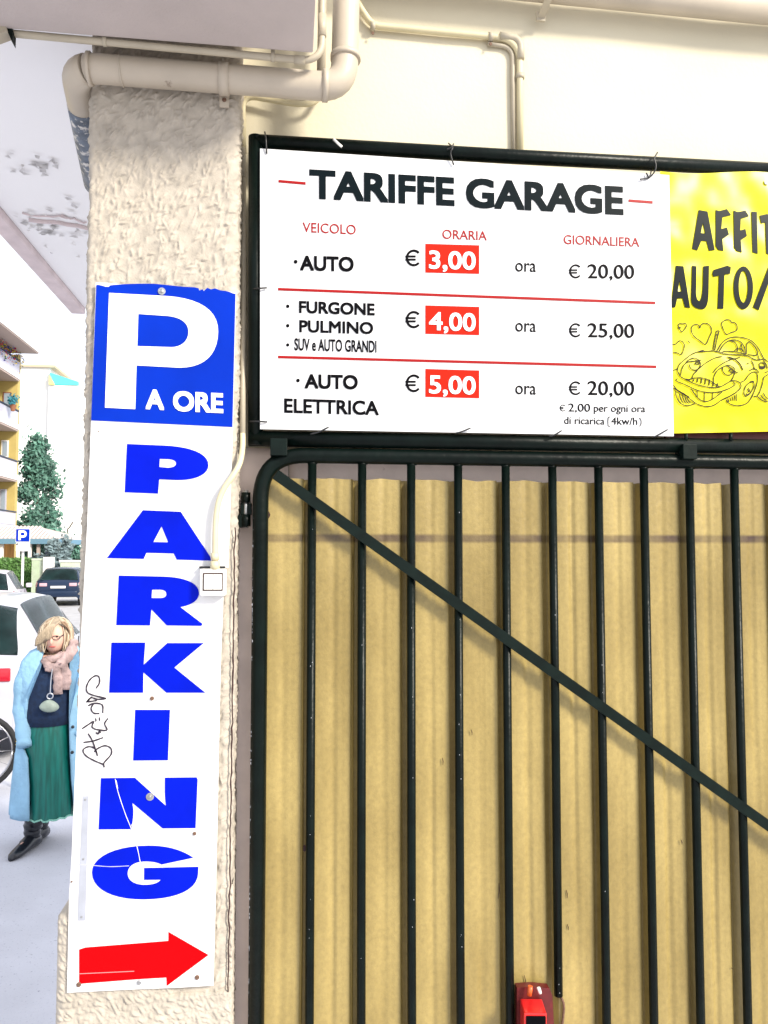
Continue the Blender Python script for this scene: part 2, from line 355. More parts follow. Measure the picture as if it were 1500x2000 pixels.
# ---- pillar with trowelled stucco, relief as geometry
def stucco_pillar():
    step = .0020; z0, z1 = .0, 3.3
    # unrolled outline: left side, rounded corner, front, rounded corner, right return
    rc = .012; yb = .30; yf = -.12
    pts = []
    s = yb
    while s > yf+rc+.04: pts.append((XL, s, (-1,0))); s -= .02
    while s > yf+rc: pts.append((XL, s, (-1,0))); s -= step
    for i in range(7): a = math.pi + i/6*math.pi/2; pts.append((XL+rc+rc*math.cos(a), yf+rc+rc*math.sin(a), (math.cos(a), math.sin(a))))
    x = XL+rc+step
    rc2 = .022
    while x < XR-rc2: pts.append((x, yf, (0,-1))); x += step
    for i in range(9): a = -math.pi/2 + i/8*math.pi/2; pts.append((XR-rc2+rc2*math.cos(a), yf+rc2+rc2*math.sin(a), (math.cos(a), math.sin(a))))
    y = yf+rc2+step*2
    while y < .01: pts.append((XR, y, (1,0))); y += step*2
    arr = np.array([[p[0],p[1],p[2][0],p[2][1]] for p in pts]); nu = len(arr)
    arc = np.concatenate([[0], np.cumsum(np.hypot(np.diff(arr[:,0]), np.diff(arr[:,1])))])
    zlo = .72; zs = np.concatenate([np.arange(z0, zlo, .02), np.arange(zlo, 3.12, step), np.arange(3.12, z1+.001, .02)]); nv = len(zs)
    U, Z = np.meshgrid(arc, zs)
    H = np.zeros_like(U)
    L = arc[-1]; du = step
    # stamps: short trowel ridges, sharper on one flank
    n = 11000
    us = rng.uniform(0, L, n); vz = rng.uniform(zlo-.02, 3.14, n)
    for u0, v0 in zip(us, vz):
        a = R(rng.normal(58, 22)); la = rng.uniform(.005, .013); lb = rng.uniform(.0020, .0034); hh = rng.uniform(.0018, .0060)
        i0 = np.searchsorted(arc, u0-.03); i1 = np.searchsorted(arc, u0+.03)
        j0 = np.searchsorted(zs, v0-.03); j1 = np.searchsorted(zs, v0+.03)
        du_ = U[j0:j1, i0:i1]-u0; dz_ = Z[j0:j1, i0:i1]-v0
        p = du_*math.cos(a)+dz_*math.sin(a); q = -du_*math.sin(a)+dz_*math.cos(a)
        qq = np.where(q > 0, q*.55, q*2.2)
        H[j0:j1, i0:i1] = np.maximum(H[j0:j1, i0:i1], hh*np.exp(-(p/la)**2-(qq/lb)**2*1.0))
    H += rng.normal(0, .00016, H.shape)
    fade = np.clip((L-.0-U)/.03, 0.25, 1); H *= fade
    low = np.array([[noise.noise(Vector((arc[i]*6, zs[j]*6, 1))) for i in range(0, nu, 8)] for j in range(0, nv, 8)])
    low = np.kron(low, np.ones((8,8)))[:nv, :nu]
    k = np.ones(9)/9
    low = np.apply_along_axis(lambda r: np.convolve(r, k, 'same'), 0, low); low = np.apply_along_axis(lambda r: np.convolve(r, k, 'same'), 1, low)
    H += low*.003
    # chipped edge
    X = arr[:,0][None,:]+arr[:,2][None,:]*H; Y = arr[:,1][None,:]+arr[:,3][None,:]*H
    V = np.stack([X, Y, Z], -1).reshape(-1,3)
    idx = np.arange(nu*nv).reshape(nv, nu)
    F = np.stack([idx[:-1,:-1], idx[:-1,1:], idx[1:,1:], idx[1:,:-1]], -1).reshape(-1,4)
    me = bpy.data.meshes.new('stucco'); me.vertices.add(len(V)); me.vertices.foreach_set('co', V.ravel())
    me.loops.add(F.size); me.loops.foreach_set('vertex_index', F.ravel()); me.polygons.add(len(F))
    me.polygons.foreach_set('loop_start', np.arange(0, F.size, 4)); me.polygons.foreach_set('loop_total', np.full(len(F), 4)); me.update(calc_edges=True); me.validate()
    me.shade_smooth(); return me
pil = thing('pillar', 'rough cream stucco pillar carrying the tall parking sign', 'pillar', (XL, -.12, 0))
link('shaft', stucco_pillar(), M['stucco'], pil)
link('rear_core', bm_mesh(box_bm(XL+.004, XR-.06, .0, .31, 0, 3.3)), M['stucco'], pil)
# plinth: flared base, chipped shoulder
def plinth():
    xl = P(105, 1850, -.135).x; xr = XR+.002; z1 = P(110, 1800, -.135).z; z2 = P(148, 1752, -.135).z
    nz = 260; nx = 150; vs = []; fs = []
    rows = [0, .35] + [.70+(z2-.70)*j/(nz-2) for j in range(nz-1)]
    for j, z in enumerate(rows):
        t = max(0, min(1, (z-z1)/(z2-z1))); xx = xl + (XL+.004-xl)*t; yy = -.126 + .005*t
        for i in range(nx+1):
            u = i/nx; r = .02
            x = xx + (xr-xx)*u; y = yy + (.012*min(1,max(0,(u-.55)/.2)) if t > 0 or z > P(300,1945,-.12).z else 0)
            if u < .08: a = (1-u/.08); x = xx + (xr-xx)*.08*(1-a); y = yy + r*(1-math.sqrt(max(0,1-a*a)))
            h = abs(noise.noise(Vector((x*95+z*50, 7, z*75))))*.0075 + abs(noise.noise(Vector((x*210, 7, z*160))))*.0022
            vs.append((x, y-h, z))
        vs.append((xr, .0, z)); vs.append((xx, .3, z))
    W = nx+3
    for j in range(nz):
        for i in range(W):
            if i == nx+1: continue
            k = (i+1)%W; fs.append((j*W+i, j*W+k, (j+1)*W+k, (j+1)*W+i))
    return mesh(vs, fs)
link('plinth', plinth(), M['stucco'], pil, smooth=True)
# crack between pillar plaster and jamb
rp = []
for i in range(90):
    t = i/89; y = 1030+t*970; x = 459-(y-1030)*.0150+noise.noise(Vector((t*30,0,0)))*3+noise.noise(Vector((t*90,4,0)))*1.6
    rp.append(P(x, y, -.1242))
tube('crack', rp, [.0016+.0016*abs(noise.noise(Vector((i*.4,9,0)))) for i in range(90)], M['crack'], pil, 6)
rp = [P(472-(y-300)*.008+noise.noise(Vector((y*.03,2,0)))*2.2, y, -.0085) for y in range(420, 900, 8)]
tube('crack', rp, .0011, M['crack'], pil, 6)

# ---- portico ceiling, outer edge band, soffit beam
ZCEIL = 3.30
e0 = onz(-6, 380, ZCEIL); e1 = onz(166, 612, ZCEIL)
XE = (e0.x+e1.x)/2
ceil = struct(link('portico_ceiling', bm_mesh(box_bm(XE, XR+.10, -.26, 2.45, ZCEIL, ZCEIL+.14)), M['ceil']))
struct(link('ceiling_edge_beam', bm_mesh(box_bm(XE-.075, XE-.002, -.26, 2.45, ZCEIL-.03, ZCEIL+.16, .006)), M['ceiledge']))
# plaster flakes and ragged ridges hanging where the ceiling peels
fl = bmesh.new()
for k in range(70):
    if k < 40: px, py = random.gauss(85, 40), random.gauss(440, 14)
    elif k < 56: px, py = random.gauss(60, 30), random.gauss(318, 10)
    else: px, py = random.uniform(30, 168), random.uniform(380, 500)
    if px > 170 or px < 0: continue
    c = onz(px, py, ZCEIL-.004)
    if c.x < XE+.03: continue
    s = random.uniform(.005, .018); a = random.uniform(0, 6.3)
    vv = [fl.verts.new(c+Vector((math.cos(a+q*1.57+random.uniform(-.4,.4))*s*random.uniform(.6,1.7), math.sin(a+q*1.57)*s, -random.uniform(0,.012)))) for q in range(4)]
    fl.faces.new(vv)
bmesh.ops.solidify(fl, geom=list(fl.faces), thickness=.003)
me_f = bm_mesh(fl)
fo = link('peeling_plaster', me_f, mat('peeled_plaster_flakes', (.78,.76,.76), .9, var=.3, vscale=30), ceil); fo['kind'] = 'stuff'
for (xa, ya, xb, yb, r) in ((55,428,170,444,.009), (45,418,130,424,.004), (120,420,170,436,.004)):
    a, b = onz(xa, ya, ZCEIL-.006), onz(xb, yb, ZCEIL-.006)
    tube('ceiling_seam', [a.lerp(b, t/6)+Vector((0, random.uniform(-.012,.012), 0)) for t in range(7)], r, M['ceiledge'], ceil, 6)

ZB = HC+1.12
b0 = onz(560, 100, ZB); YB = b0.y
XB = onz(612, 98, ZB).x
beam = struct(link('soffit_beam', bm_mesh(box_bm(-3.2, XB, YB-.172, YB, ZB, ZB+.34, .003)), M['soffit']))

# ================================================================== PIPES
dp = thing('drain_pipe', 'thick beige drain pipe crossing the pillar top and turning up the wall', 'pipe', P(400,150,-.16))
YP = -.162; RP = .0315
pth = round_path([P(186,345,.28), P(146,131,YP), P(672,172,YP), P(676,20,YP), P(678,-160,YP)], [.055,.06,.001])
ip = min(range(len(pth)), key=lambda i: (pth[i]-P(176,134,YP)).length)
tube('pipe_run', pth[ip-1:], RP, M['pipe'], dp, 28)
tube('elbow', pth[:ip], RP*1.06, M['pipe'], dp, 28)
pe = [pth[0].lerp(pth[1], t) for t in (-.1, .3, .62, .80)]
tube('peeling_run', pe, [RP*1.09]*4, M['pipepeel'], dp, 24)
def ring(name, a, b, r, m, parent): return tube(name, [a, b], r, m, parent, 28)
for (xa,ya,xb,yb) in ((172,134,179,134.5),(630,167,641,168),(675,118,675,108)):
    ring('joint_ring', P(xa,ya,YP), P(xb,yb,YP), RP*1.13, M['pipe'], dp)
ring('joint_ring', P(236,139,YP), P(239,139,YP), RP*1.04, M['pipe'], dp)
# strap round the pipe
st = thing('pipe_clamp', 'flat metal strap clamping the drain pipe to the stucco', 'clamp', P(437,160,-.2))
ring('strap_loop', P(428,154,YP), P(447,155.5,YP), RP*1.10, M['pipe'], st)
a, b = P(428,170,-.135), P(447,172,-.135); c, d = P(447,210,-.135), P(429,208,-.135)
link('strap_tab', slab_me([[a,b,c,d]], .004), M['pipe'], st)
screw(438, 195, -.136, .005, st, M['rust'])

def conduit(label, pts, r, m, rad=.03, name='conduit', smooth=False, group='electrical conduits on the wall'):
    th_ = thing(name, label, 'conduit', pts[0], 0, group)
    p = smooth_path(pts, 6) if smooth else round_path(pts, rad)
    tube('tube', p, r, m, th_, 14); return th_
Yc = YB+.012
c1 = conduit('thin conduit running along the edge of the lilac soffit', [P(-60,58,Yc), P(20,65,Yc), P(629,121,Yc), P(629,-40,Yc), P(629,-120,Yc)], .0078, M['conduit'], .05)
for px, py in ((205,81),(533,111)):
    p = P(px, py, Yc); tube('clip', [p+Vector((-.004,0,0)), p+Vector((.004,0,0))], .0105, M['conduit'], c1, 14)
    box('clip_tab', p.x-.0045, p.x+.0045, Yc-.006, Yc-.002, p.z, p.z+.024, M['conduit'], c1)
tube('sleeve', [P(629,72,Yc), P(629,30,Yc)], .0100, M['conduit'], c1)
tube('sleeve', [P(596,118,Yc), P(575,116,Yc)], .0093, M['conduit'], c1)
# dark thin pipe behind, in the gap
conduit('narrow riser in the dark gap behind the soffit', [P(627,150,-.05), P(629,60,-.05), P(630,-80,-.05)], .011, M['conduit'], .02)

c2 = conduit('thin conduit curling from under the drain pipe down beside the sign', [P(652,140,-.03), P(615,204,-.03), P(575,203,-.03), P(474,186,-.02), P(476,300,-.02)], .0068, M['conduit_w'], [.03,.02,.035])
tube('sleeve', [P(473,290,-.022), P(474,348,-.024)], .0088, M['conduit'], c2)
tube('tube', round_path([P(475,330,-.024), P(476,560,-.04), P(474.5,700,-.06), P(474,850,-.097)] , .05), .0066, M['conduit'], c2)
tube('tube', smooth_path([P(474,845,-.095), P(473.5,875,-.112), P(468,905,-.140), P(455,929,-.151), P(437,955,-.153), P(426,985,-.153), P(421,1030,-.153), P(420,1108,-.153)], 8), .0066, M['conduit_w'], c2)
tube('sleeve', [P(420,1080,-.153), P(420,1094,-.153)], .0092, M['conduit_w'], c2)
tube('sleeve', [P(420,1096,-.153), P(420,1112,-.153)], .0105, M['conduit_w'], c2)

c3 = conduit('ivory conduit running right then dropping behind the tariff board', [P(690,-30,-.03), P(700,10,-.02), P(727,50,-.014), P(1015,77,-.014), P(1016,300,-.014)], .0085, M['conduit_w'], [.02,.02,.065])
for px, py, v in ((728,51,0),(958,72,0),(1016,150,1)):
    p = P(px, py, -.014); q = Vector((0,0,.006)) if v else Vector((.006,0,0))
    tube('clip', [p-q, p+q], .0112, M['conduit'], c3)
    s = screw(px, py+14 if not v else py, -.016, .004, c3, M['rust'])
conduit('thinner grey conduit hugging the left of the ivory one', [P(952,86,-.008), P(1001,92,-.008), P(1003,300,-.008)], .0056, M['conduit'], .05)
tube('flexible_joint', [p + Vector((0,-.004,0)) for p in round_path([P(975,72,-.014), P(1015.5,78,-.014), P(1016,118,-.014)], .06)], .0100, M['conduit'], c3)

tp = thing('overhead_pipe', 'thick cream pipe along the very top right of the wall', 'pipe', P(1200,0,-.06))
tube('pipe_run', [P(690,-62,-.055), P(1760,46,-.055)], .034, M['pipe'], tp, 28)
br = thing('pipe_bracket', 'small steel bracket holding the top right pipe', 'bracket', P(1057,20,-.03))
link('bracket_arm', slab_me([[P(1068,-14,-.092), P(1082,-12,-.092), P(1064,36,-.03), P(1050,34,-.03)]], .003), M['conduit'], br)
link('foot', slab_me([[P(1048,22,-.03), P(1066,24,-.03), P(1065,41,-.03), P(1048,39,-.03)]], .006), M['conduit'], br)
screw(1058, 27, -.031, .006, br, M['plastic'], True, 'bolt')
jb = thing('lamp_bracket', 'grey metal lamp bracket cut by the left edge under the soffit', 'bracket', P(0,45,Yc))
link('plate', slab_me([[P(-30,20,Yc-.02), P(4,18,Yc-.02), P(14,60,Yc-.02), P(-30,76,Yc-.02)]], .03), M['conduit'], jb)
link('side_plate', slab_me([[P(4,19,Yc-.015), P(13,26,Yc-.015), P(25,60,Yc-.015), P(24,83,Yc-.015), P(13,58,Yc-.015)]], .02), M['strap'], jb)

# ================================================================== PARKING SIGN
ps = thing('parking_sign', 'tall white parking sign with blue letters and red arrow on the stucco pillar', 'sign', P(290,1940,-.128))
YS = -.1335
edge = [(187,552)] + [(187+(461-187)*t/12, 551+19*t/12+random.uniform(-1,1)) for t in range(1,12)] + [(461,571),(455,838),(446,1109),(439,1109),(431,1300),(424,1640),(417,1925),(350,1929),(270,1932),(131,1939),(135,1751),(140,1672),(147,1500),(158,1250),(170,1032),(178,821)]
print_('plate', [edge], YS, M['whitep'], ps, .003)
torn = [(188,557),(191,556),(200,558),(206,560),(212,560),(216,557),(240,555),(270,554),(300,554),(330,557),(358,560),(380,561),(388,563),(389,567),(396,565),(398,568),(405,562),(412,565),(420,563),(430,567),(440,568),(448,570),(455,573),(460,574)]
print_('blue_panel', [torn + [(454,834),(178,821)]], YS-.0012, M['bluesq'], ps)
YG = YS-.0024
print_('letter', 'M213 572 L324 578 C390 582 427 606 426 648 C425 692 400 718 350 718 L266.5 713.5 L264 799 L205 796 Z M270 613 L328 617 C356 620 369 632 368 650 C367 668 352 678 335 678 L268 676 Z'.replace('M','M ').replace('L','L ').replace('C','C '), YG, M['letw'], ps)
text('A', 284.6, 799, 320.5, 801, 39, YG, M['letw'], ps, .034, 'letter')
text('ORE', 338, 802.5, 436, 807, 39, YG, M['letw'], ps, .034)
YL = YS-.0012
LT = {
'P': 'M 248 867 L 320 870 C 370 872 407 885 407 908 C 407 930 375 938 345 937.5 L 311 936 L 308.6 964 L 243.6 961.4 Z M 312 896 L 328 896.5 C 338 897 344 900 344 905 C 344 910 338 913 328 913.5 L 311.3 912 Z',
'A': 'M 279 996.4 L 353 999.4 L 411 1088 L 412 1095 L 345 1093 L 339.4 1081 L 286 1079.6 L 280.6 1091.6 L 208.6 1090 Z M 315.6 1028 L 328.4 1059 L 299.6 1058.4 Z',
'R': 'M 232 1124 L 318 1126 C 360 1127 388 1138 388.5 1158 C 389 1172 375 1182 352 1185.5 L 395.5 1218.5 L 393.4 1222.4 L 325.6 1221.5 L 295.6 1190 L 293 1221.5 L 227 1221 Z M 297 1151.6 L 313 1151.6 C 321 1152 325 1155 325 1160 C 325 1165 321 1168 313 1168 L 296 1168 Z',
'K': 'M 217.6 1255 L 283.6 1255 L 280.6 1298 L 326.5 1256 L 398 1256 L 340.6 1304 L 401 1353 L 325 1353 L 280 1313 L 279.4 1353 L 213 1353 Z',
'I': 'M 264 1386.5 L 332 1386.5 L 328 1485 L 260 1485.5 Z',
'N': 'M 197 1520 L 263.3 1519.3 L 324.3 1574.5 C 322 1560 321.5 1550 322 1519 L 384.4 1518.4 L 386 1523 L 382 1617.4 L 317.6 1618 L 257.8 1567.5 C 261 1580 262 1590 256.3 1619.6 L 192.5 1620 Z',
'G': 'M 377.4 1675.4 C 352 1658 322 1651.8 290 1651.8 C 228 1652 180 1672 179.6 1704 C 180 1738 222 1757 281 1756.7 C 345 1756 386 1738 387 1706 L 387.5 1693.2 L 281.4 1695.6 L 281.4 1718.6 L 314 1718.3 C 308 1726 296 1728.5 281 1728.5 C 262 1728 249 1720 249.2 1706 C 250 1690 265 1682 287 1682.5 C 298 1683 307 1684 315.5 1688.6 Z'}
for k_ in 'PARKING'[:]:
    pass
for k_ in LT: print_('letter', LT[k_], YL, M['blue'], ps)
print_('arrow', 'M 154.5 1855 L 165.8 1851 L 329 1838 L 329 1820.5 L 407 1865.5 L 325.6 1926 L 325 1909.4 L 271.6 1912.5 L 154.5 1921.7 Z', YL, M['red'], ps)
quad('arrow_scratch', 155,1902,262,1897,1.2, YL-.0004, mat('faded_red_scratch', (.85,.25,.25), .5), ps, .0004)
for x,y,rr,wa,mm in ((316,569,.0085,True,'screw'),(297,1364,.0045,False,'rust'),(293,1556,.0085,True,'screw'),(380,1628,.004,False,'rust'),(154,1923,.005,False,'rust'),(272,1919,.005,False,'screw'),(385,1909,.005,False,'rust'),(192,843,.0015,False,'rust'),(140,1722,.002,False,'rust')):
    screw(x, y, YG-.0003, rr, ps, M[mm], wa)
print_('repair_strip', [[(162,1555),(173,1555),(167,1798),(152,1798)]], YS-.002, M['alu'], ps, .002)
for y in (1562, 1678, 1791): screw(166.5-(y-1562)*.032, y, YS-.0022, .0022, ps, M['screw'])
def ribbon(name, pts, wpx, Y, m, parent, k=5, th=.0005):
    q = smooth_path([Vector((x,y,0)) for x,y in pts], k) if len(pts) > 2 else [Vector((x,y,0)) for x,y in pts]
    vs = []; fs = []
    for i, p in enumerate(q):
        t = (q[min(i+1,len(q)-1)]-q[max(i-1,0)]);
        if t.length < 1e-9: t = Vector((1,0,0))
        t.normalize(); n = Vector((-t.y, t.x, 0)); ww = wpx*(.75+.35*abs(math.sin(i*.7)))
        for s in (-1, 1):
            c = p+n*s*ww/2; vs.append(P(c.x, c.y, Y))
    for i in range(len(q)-1): fs.append((2*i, 2*i+1, 2*i+3, 2*i+2))
    return mesh(vs, fs)
def ribbons(name, strokes, wpx, Y, m, parent, k=5):
    bm = bmesh.new()
    for s_ in strokes: bm.from_mesh(ribbon('r', s_, wpx, Y, m, None, k))
    for f in list(bm.faces):
        f.normal_update()
        if f.normal.y > 0: f.normal_flip()
    g_ = bmesh.ops.extrude_face_region(bm, geom=list(bm.faces)); 
    for v in [e for e in g_['geom'] if isinstance(e, bmesh.types.BMVert)]: v.co.y -= .0004
    me = bpy.data.meshes.new('m'); bm.to_mesh(me); bm.free(); return link(name, me, m, parent)
ribbons('crack_line', [[(225,1521),(231,1548),(245,1590),(257,1620),(268,1655),(274,1684)], [(257,1610),(262,1632)], [(227,1524),(230,1540)]], 1.1, YL-.0006, M['letw'], ps)
ribbons('crack_line', [[(140,1687),(180,1690),(215,1692.5),(252,1691)]], 1.2, YL-.0006, mat('grey_crack_line', (.45,.45,.6), .6), ps)
def Z1(pts): return [(130+x/3.333, 1100+y/3.333) for x,y in pts]
ribbons('graffiti_tag', [Z1(s) for s in (
 [(192,815),(214,780),(212,742),(190,732),(155,755),(131,800),(134,838),(170,858),(258,880)], [(258,881),(205,886),(160,872)], [(128,905),(165,870),(135,900),(198,893)],
 [(140,928),(178,912),(232,922),(236,975)], [(178,912),(160,945),(176,975),(214,978)], [(190,1008),(192,1030)], [(214,1003),(216,1026)],
 [(100,1078),(150,1045),(176,1030),(166,1065),(190,1082)], [(190,1082),(262,1087),(248,1045),(270,1010)], [(190,1100),(206,1112),(214,1090),(222,1105)],
 [(110,1166),(170,1158),(238,1135)], [(140,1108),(170,1160),(202,1255)],
 [(202,1255),(185,1208),(145,1194),(108,1215),(125,1252),(180,1285),(246,1312)], [(246,1330),(244,1300),(290,1245),(288,1205),(250,1188),(205,1205),(180,1228)])], 2.9, YL-.0002, mat('black_marker', (.015,.008,.02), .5), ps)

# switch box
sw = thing('switch_box', 'ivory two button switch box overlapping the parking sign', 'switch', P(415,1137,-.14))
a = P(390,1111,-.162); b = P(441,1164,-.162)
link('casing', bm_mesh(box_bm(a.x,b.x,-.162,-.1375,b.z,a.z,.004,3)), M['plastic'], sw)
a = P(396,1119,-.1635); b = P(435,1154,-.1635)
link('frame', bm_mesh(box_bm(a.x,b.x,-.1635,-.161,b.z,a.z,.0008)), M['crack'], sw)
for x0,x1 in ((398.5,415.2),(416,432.8)):
    a = P(x0,1122,-.1655); b = P(x1,1151.5,-.1655)
    link('button', bm_mesh(box_bm(a.x,b.x,-.1655,-.162,b.z,a.z,.0008)), M['plastic'], sw)
# black stub seen where the sign is cut above the box
box('cable_gland', P(390,1107,-.14).x, P(440,1107,-.14).x, -.15, -.137, P(400,1110,-.14).z, P(400,1106,-.14).z, M['tie'], sw)

# ================================================================== BANNER FRAME AND BOARDS
YF = -.075; RF = .0175
fr = thing('banner_frame', 'dark green tube frame above the gate holding both boards', 'frame', P(700,870,YF))
tube('top_tube', [P(499,277,YF), P(1000,306,YF), P(1760,345,YF)], RF, M['green'], fr, 20)
tube('side_tube', [P(499.5,268,YF), P(499,870,YF)], RF, M['green'], fr, 20)
tube('bottom_tube', [P(486,856.5,YF), P(1000,864.5,YF), P(1760,877,YF)], RF*1.08, M['green'], fr, 20)
tb = thing('tariff_board', 'white garage price board with black and red print and red price boxes', 'board', P(900,850,-.1))
YT = -.0985
print_('board_panel', [[(508,290),(1307,342),(1316,852),(508,838)]], YT, M['white'], tb, .003)
YQ = YT-.0013
text('TARIFFE', 604, 387.5, 888, 402.5, 57, YQ, M['navy'], tb, .034)
text('GARAGE', 910, 404.5, 1218, 420, 57, YQ, M['navy'], tb, .034)
quad('red_dash', 544,353.5,597,358,5, YQ, M['redline'], tb); quad('red_dash', 1228,391.5,1275,395,5, YQ, M['redline'], tb)
text('VEICOLO', 591, 453, 695, 458, 19, YQ, M['redtxt'], tb, .008)
text('ORARIA', 864, 466, 951, 469.5, 18, YQ, M['redtxt'], tb, .008)
text('GIORNALIERA', 1101, 476.5, 1249, 482, 18, YQ, M['redtxt'], tb, .008)
quad('red_rule', 543,564.5,1280,591.5,5, YQ, M['redline'], tb); quad('red_rule', 543,697,1282,716.3,5, YQ, M['redline'], tb)
text('AUTO', 586, 528, 691, 530.5, 29, YQ, M['black'], tb, .030)
text('FURGONE', 584, 611, 732, 616, 23.5, YQ, M['black'], tb, .03)
text('PULMINO', 584.5, 648.5, 729, 652.5, 23.5, YQ, M['black'], tb, .026)
text('SUV e AUTO GRANDI', 575, 684, 735.5, 688.5, 23.5, YQ, M['black'], tb, .018)
text('AUTO', 595, 758.5, 699, 760.5, 28, YQ, M['black'], tb, .03)
text('ELETTRICA', 555, 806, 740, 811, 28, YQ, M['black'], tb, .024)
for x,y,r in ((577.5,511,3.8),(562,598,3.4),(562,636,3.4),(562,673.5,3.2),(582,743,3.6)): print_('bullet', [ell(x,y,r,r,16)], YQ, M['black'], tb)
for (yt, yb, num, ecy0, ecy1, nb) in ((476,532,'3,00',487,520,524.5),(596.3,651.8,'4,00',607,641,644.5),(720.4,775,'5,00',731,766,768)):
    print_('price_box', [[(831,yt),(936,yt+3),(936,yb+2.6),(831,yb)]], YQ, M['orange'], tb)
    text(num, 838, nb, 929, nb+2.5, 35, YQ-.0013, M['letw'], tb, .018)
    euro(792, 820, ecy0, ecy1, YQ, M['black'], tb, 4.6)
for yb in (530, 647.3, 769.7): text('ora', 1006.5, yb, 1047, yb+1.2, 25.5, YQ, M['black'], tb, .008)
for body, yt, yb in (('20,00',516,543.5),('25,00',631,658.7),('20,00',744.5,771.6)):
    text(body, 1147.5, yb, 1239, yb+1.5, 28, YQ, M['black'], tb, .014)
    euro(1111.5, 1134, yt, yb, YQ, M['black'], tb, 3.4)
euro(1093.5, 1104, 790, 803.3, YQ, M['black'], tb, 1.5)
text('2,00', 1110, 803.6, 1153, 804.2, 15.8, YQ, M['black'], tb, .008)
text('per ogni ora', 1160, 804, 1260.5, 805.2, 14.5, YQ, M['black'], tb, .008)
text('di ricarica', 1102, 828, 1181, 829.2, 14.5, YQ, M['black'], tb, .008)
text('4kw/h', 1194, 829.2, 1245, 830, 14.5, YQ, M['black'], tb, .008)
ribbons('bracket_print', [[(1192,815),(1188,815),(1188,832),(1192,832)]], 1.5, YQ, M['black'], tb, 2)
ribbons('bracket_print', [[(1248,816),(1252,820),(1252,829),(1248,833)]], 1.5, YQ, M['black'], tb, 3)

yb_ = thing('yellow_banner', 'shiny yellow rental banner with brush letters and a drawn car', 'banner', P(1420,845,-.09))
YY = -.0935
def banner():
    bm = bmesh.new(); nx, nz = 60, 70; g_ = []
    for j in range(nz+1):
        row = []
        for i in range(nx+1):
            u, v = i/nx, j/nz
            x = 1290+(1640-1290)*u; yt = 334+ (x-1308)*.02 + 3*math.sin(u*9); y = yt + ((846-(x-1318)*.02)-yt)*v
            p = P(x, y, YY); e = .0009*noise.noise(Vector((u*5, v*6, 0)))+.0005*noise.noise(Vector((u*2+v*3, v*14, 5)))
            row.append(bm.verts.new((p.x, p.y+e+.0022, p.z)))
        g_.append(row)
    for j in range(nz):
        for i in range(nx): bm.faces.new((g_[j][i], g_[j+1][i], g_[j+1][i+1], g_[j][i+1]))
    me = bm_mesh(bm)
    return me
bo = link('banner_sheet', banner(), M['yellow'], yb_, smooth=True)
YI = YY-.0001
for s_ in ('M 1365 410 L 1382 413 L 1396 488 L 1385 490 L 1380 471 L 1370 470 L 1362 489 L 1352 486 Z M 1373 434 L 1377.5 456 L 1369 455 Z',
 'M 1398 410 L 1405 412 L 1420 408 L 1428 420 L 1411 424 L 1409 447 L 1420 444 L 1424 458 L 1411 467 L 1413 490 L 1403 488 L 1398 480 Z',
 'M 1433 411 L 1441 414 L 1456 411 L 1463 422 L 1447 427 L 1446 450 L 1456 447 L 1459 461 L 1447 469 L 1449 493 L 1439 490 L 1434 483 Z',
 'M 1468 413 L 1478.5 414 L 1480 495.5 L 1470 492.6 Z',
 'M 1484 421 L 1487 436 L 1495 434 L 1497 495 L 1507 498 L 1506 434 L 1518 437 L 1517 422 L 1498 418 Z',
 'M 1320.4 518.7 L 1335 520 L 1348 601.4 L 1338 600 L 1333.5 582.5 L 1323 582.5 L 1319 600 L 1312 601 L 1312 590 Z M 1327 548 L 1331.5 569.5 L 1324 569 Z',
 'M 1352 518.7 L 1360.4 520 L 1360 560 C 1359 575 1360 587 1366 588 C 1371 586 1372 570 1373 556 L 1374 520 L 1385 518.7 L 1384 572 C 1384 592 1380 603 1373 604 C 1362 604 1350 600 1350 585 L 1351 550 Z',
 'M 1391.5 534.7 L 1394 527 L 1420.5 518.7 L 1427.7 521.6 L 1426 534.7 L 1415 536 L 1413 603 L 1401.6 603 L 1404.5 538 L 1394 540.5 Z',
 'M 1502 520 L 1513 520 L 1482 606 L 1471 600 Z'):
    print_('letter', s_, YI, M['navy'], yb_, k=6)
print_('letter', [ell(1452,562,19,42), ell(1452,560,9,31)], YI, M['navy'], yb_)
def Z5(pts): return [(1300+x/7.5, 600+y/7.5) for x,y in pts]
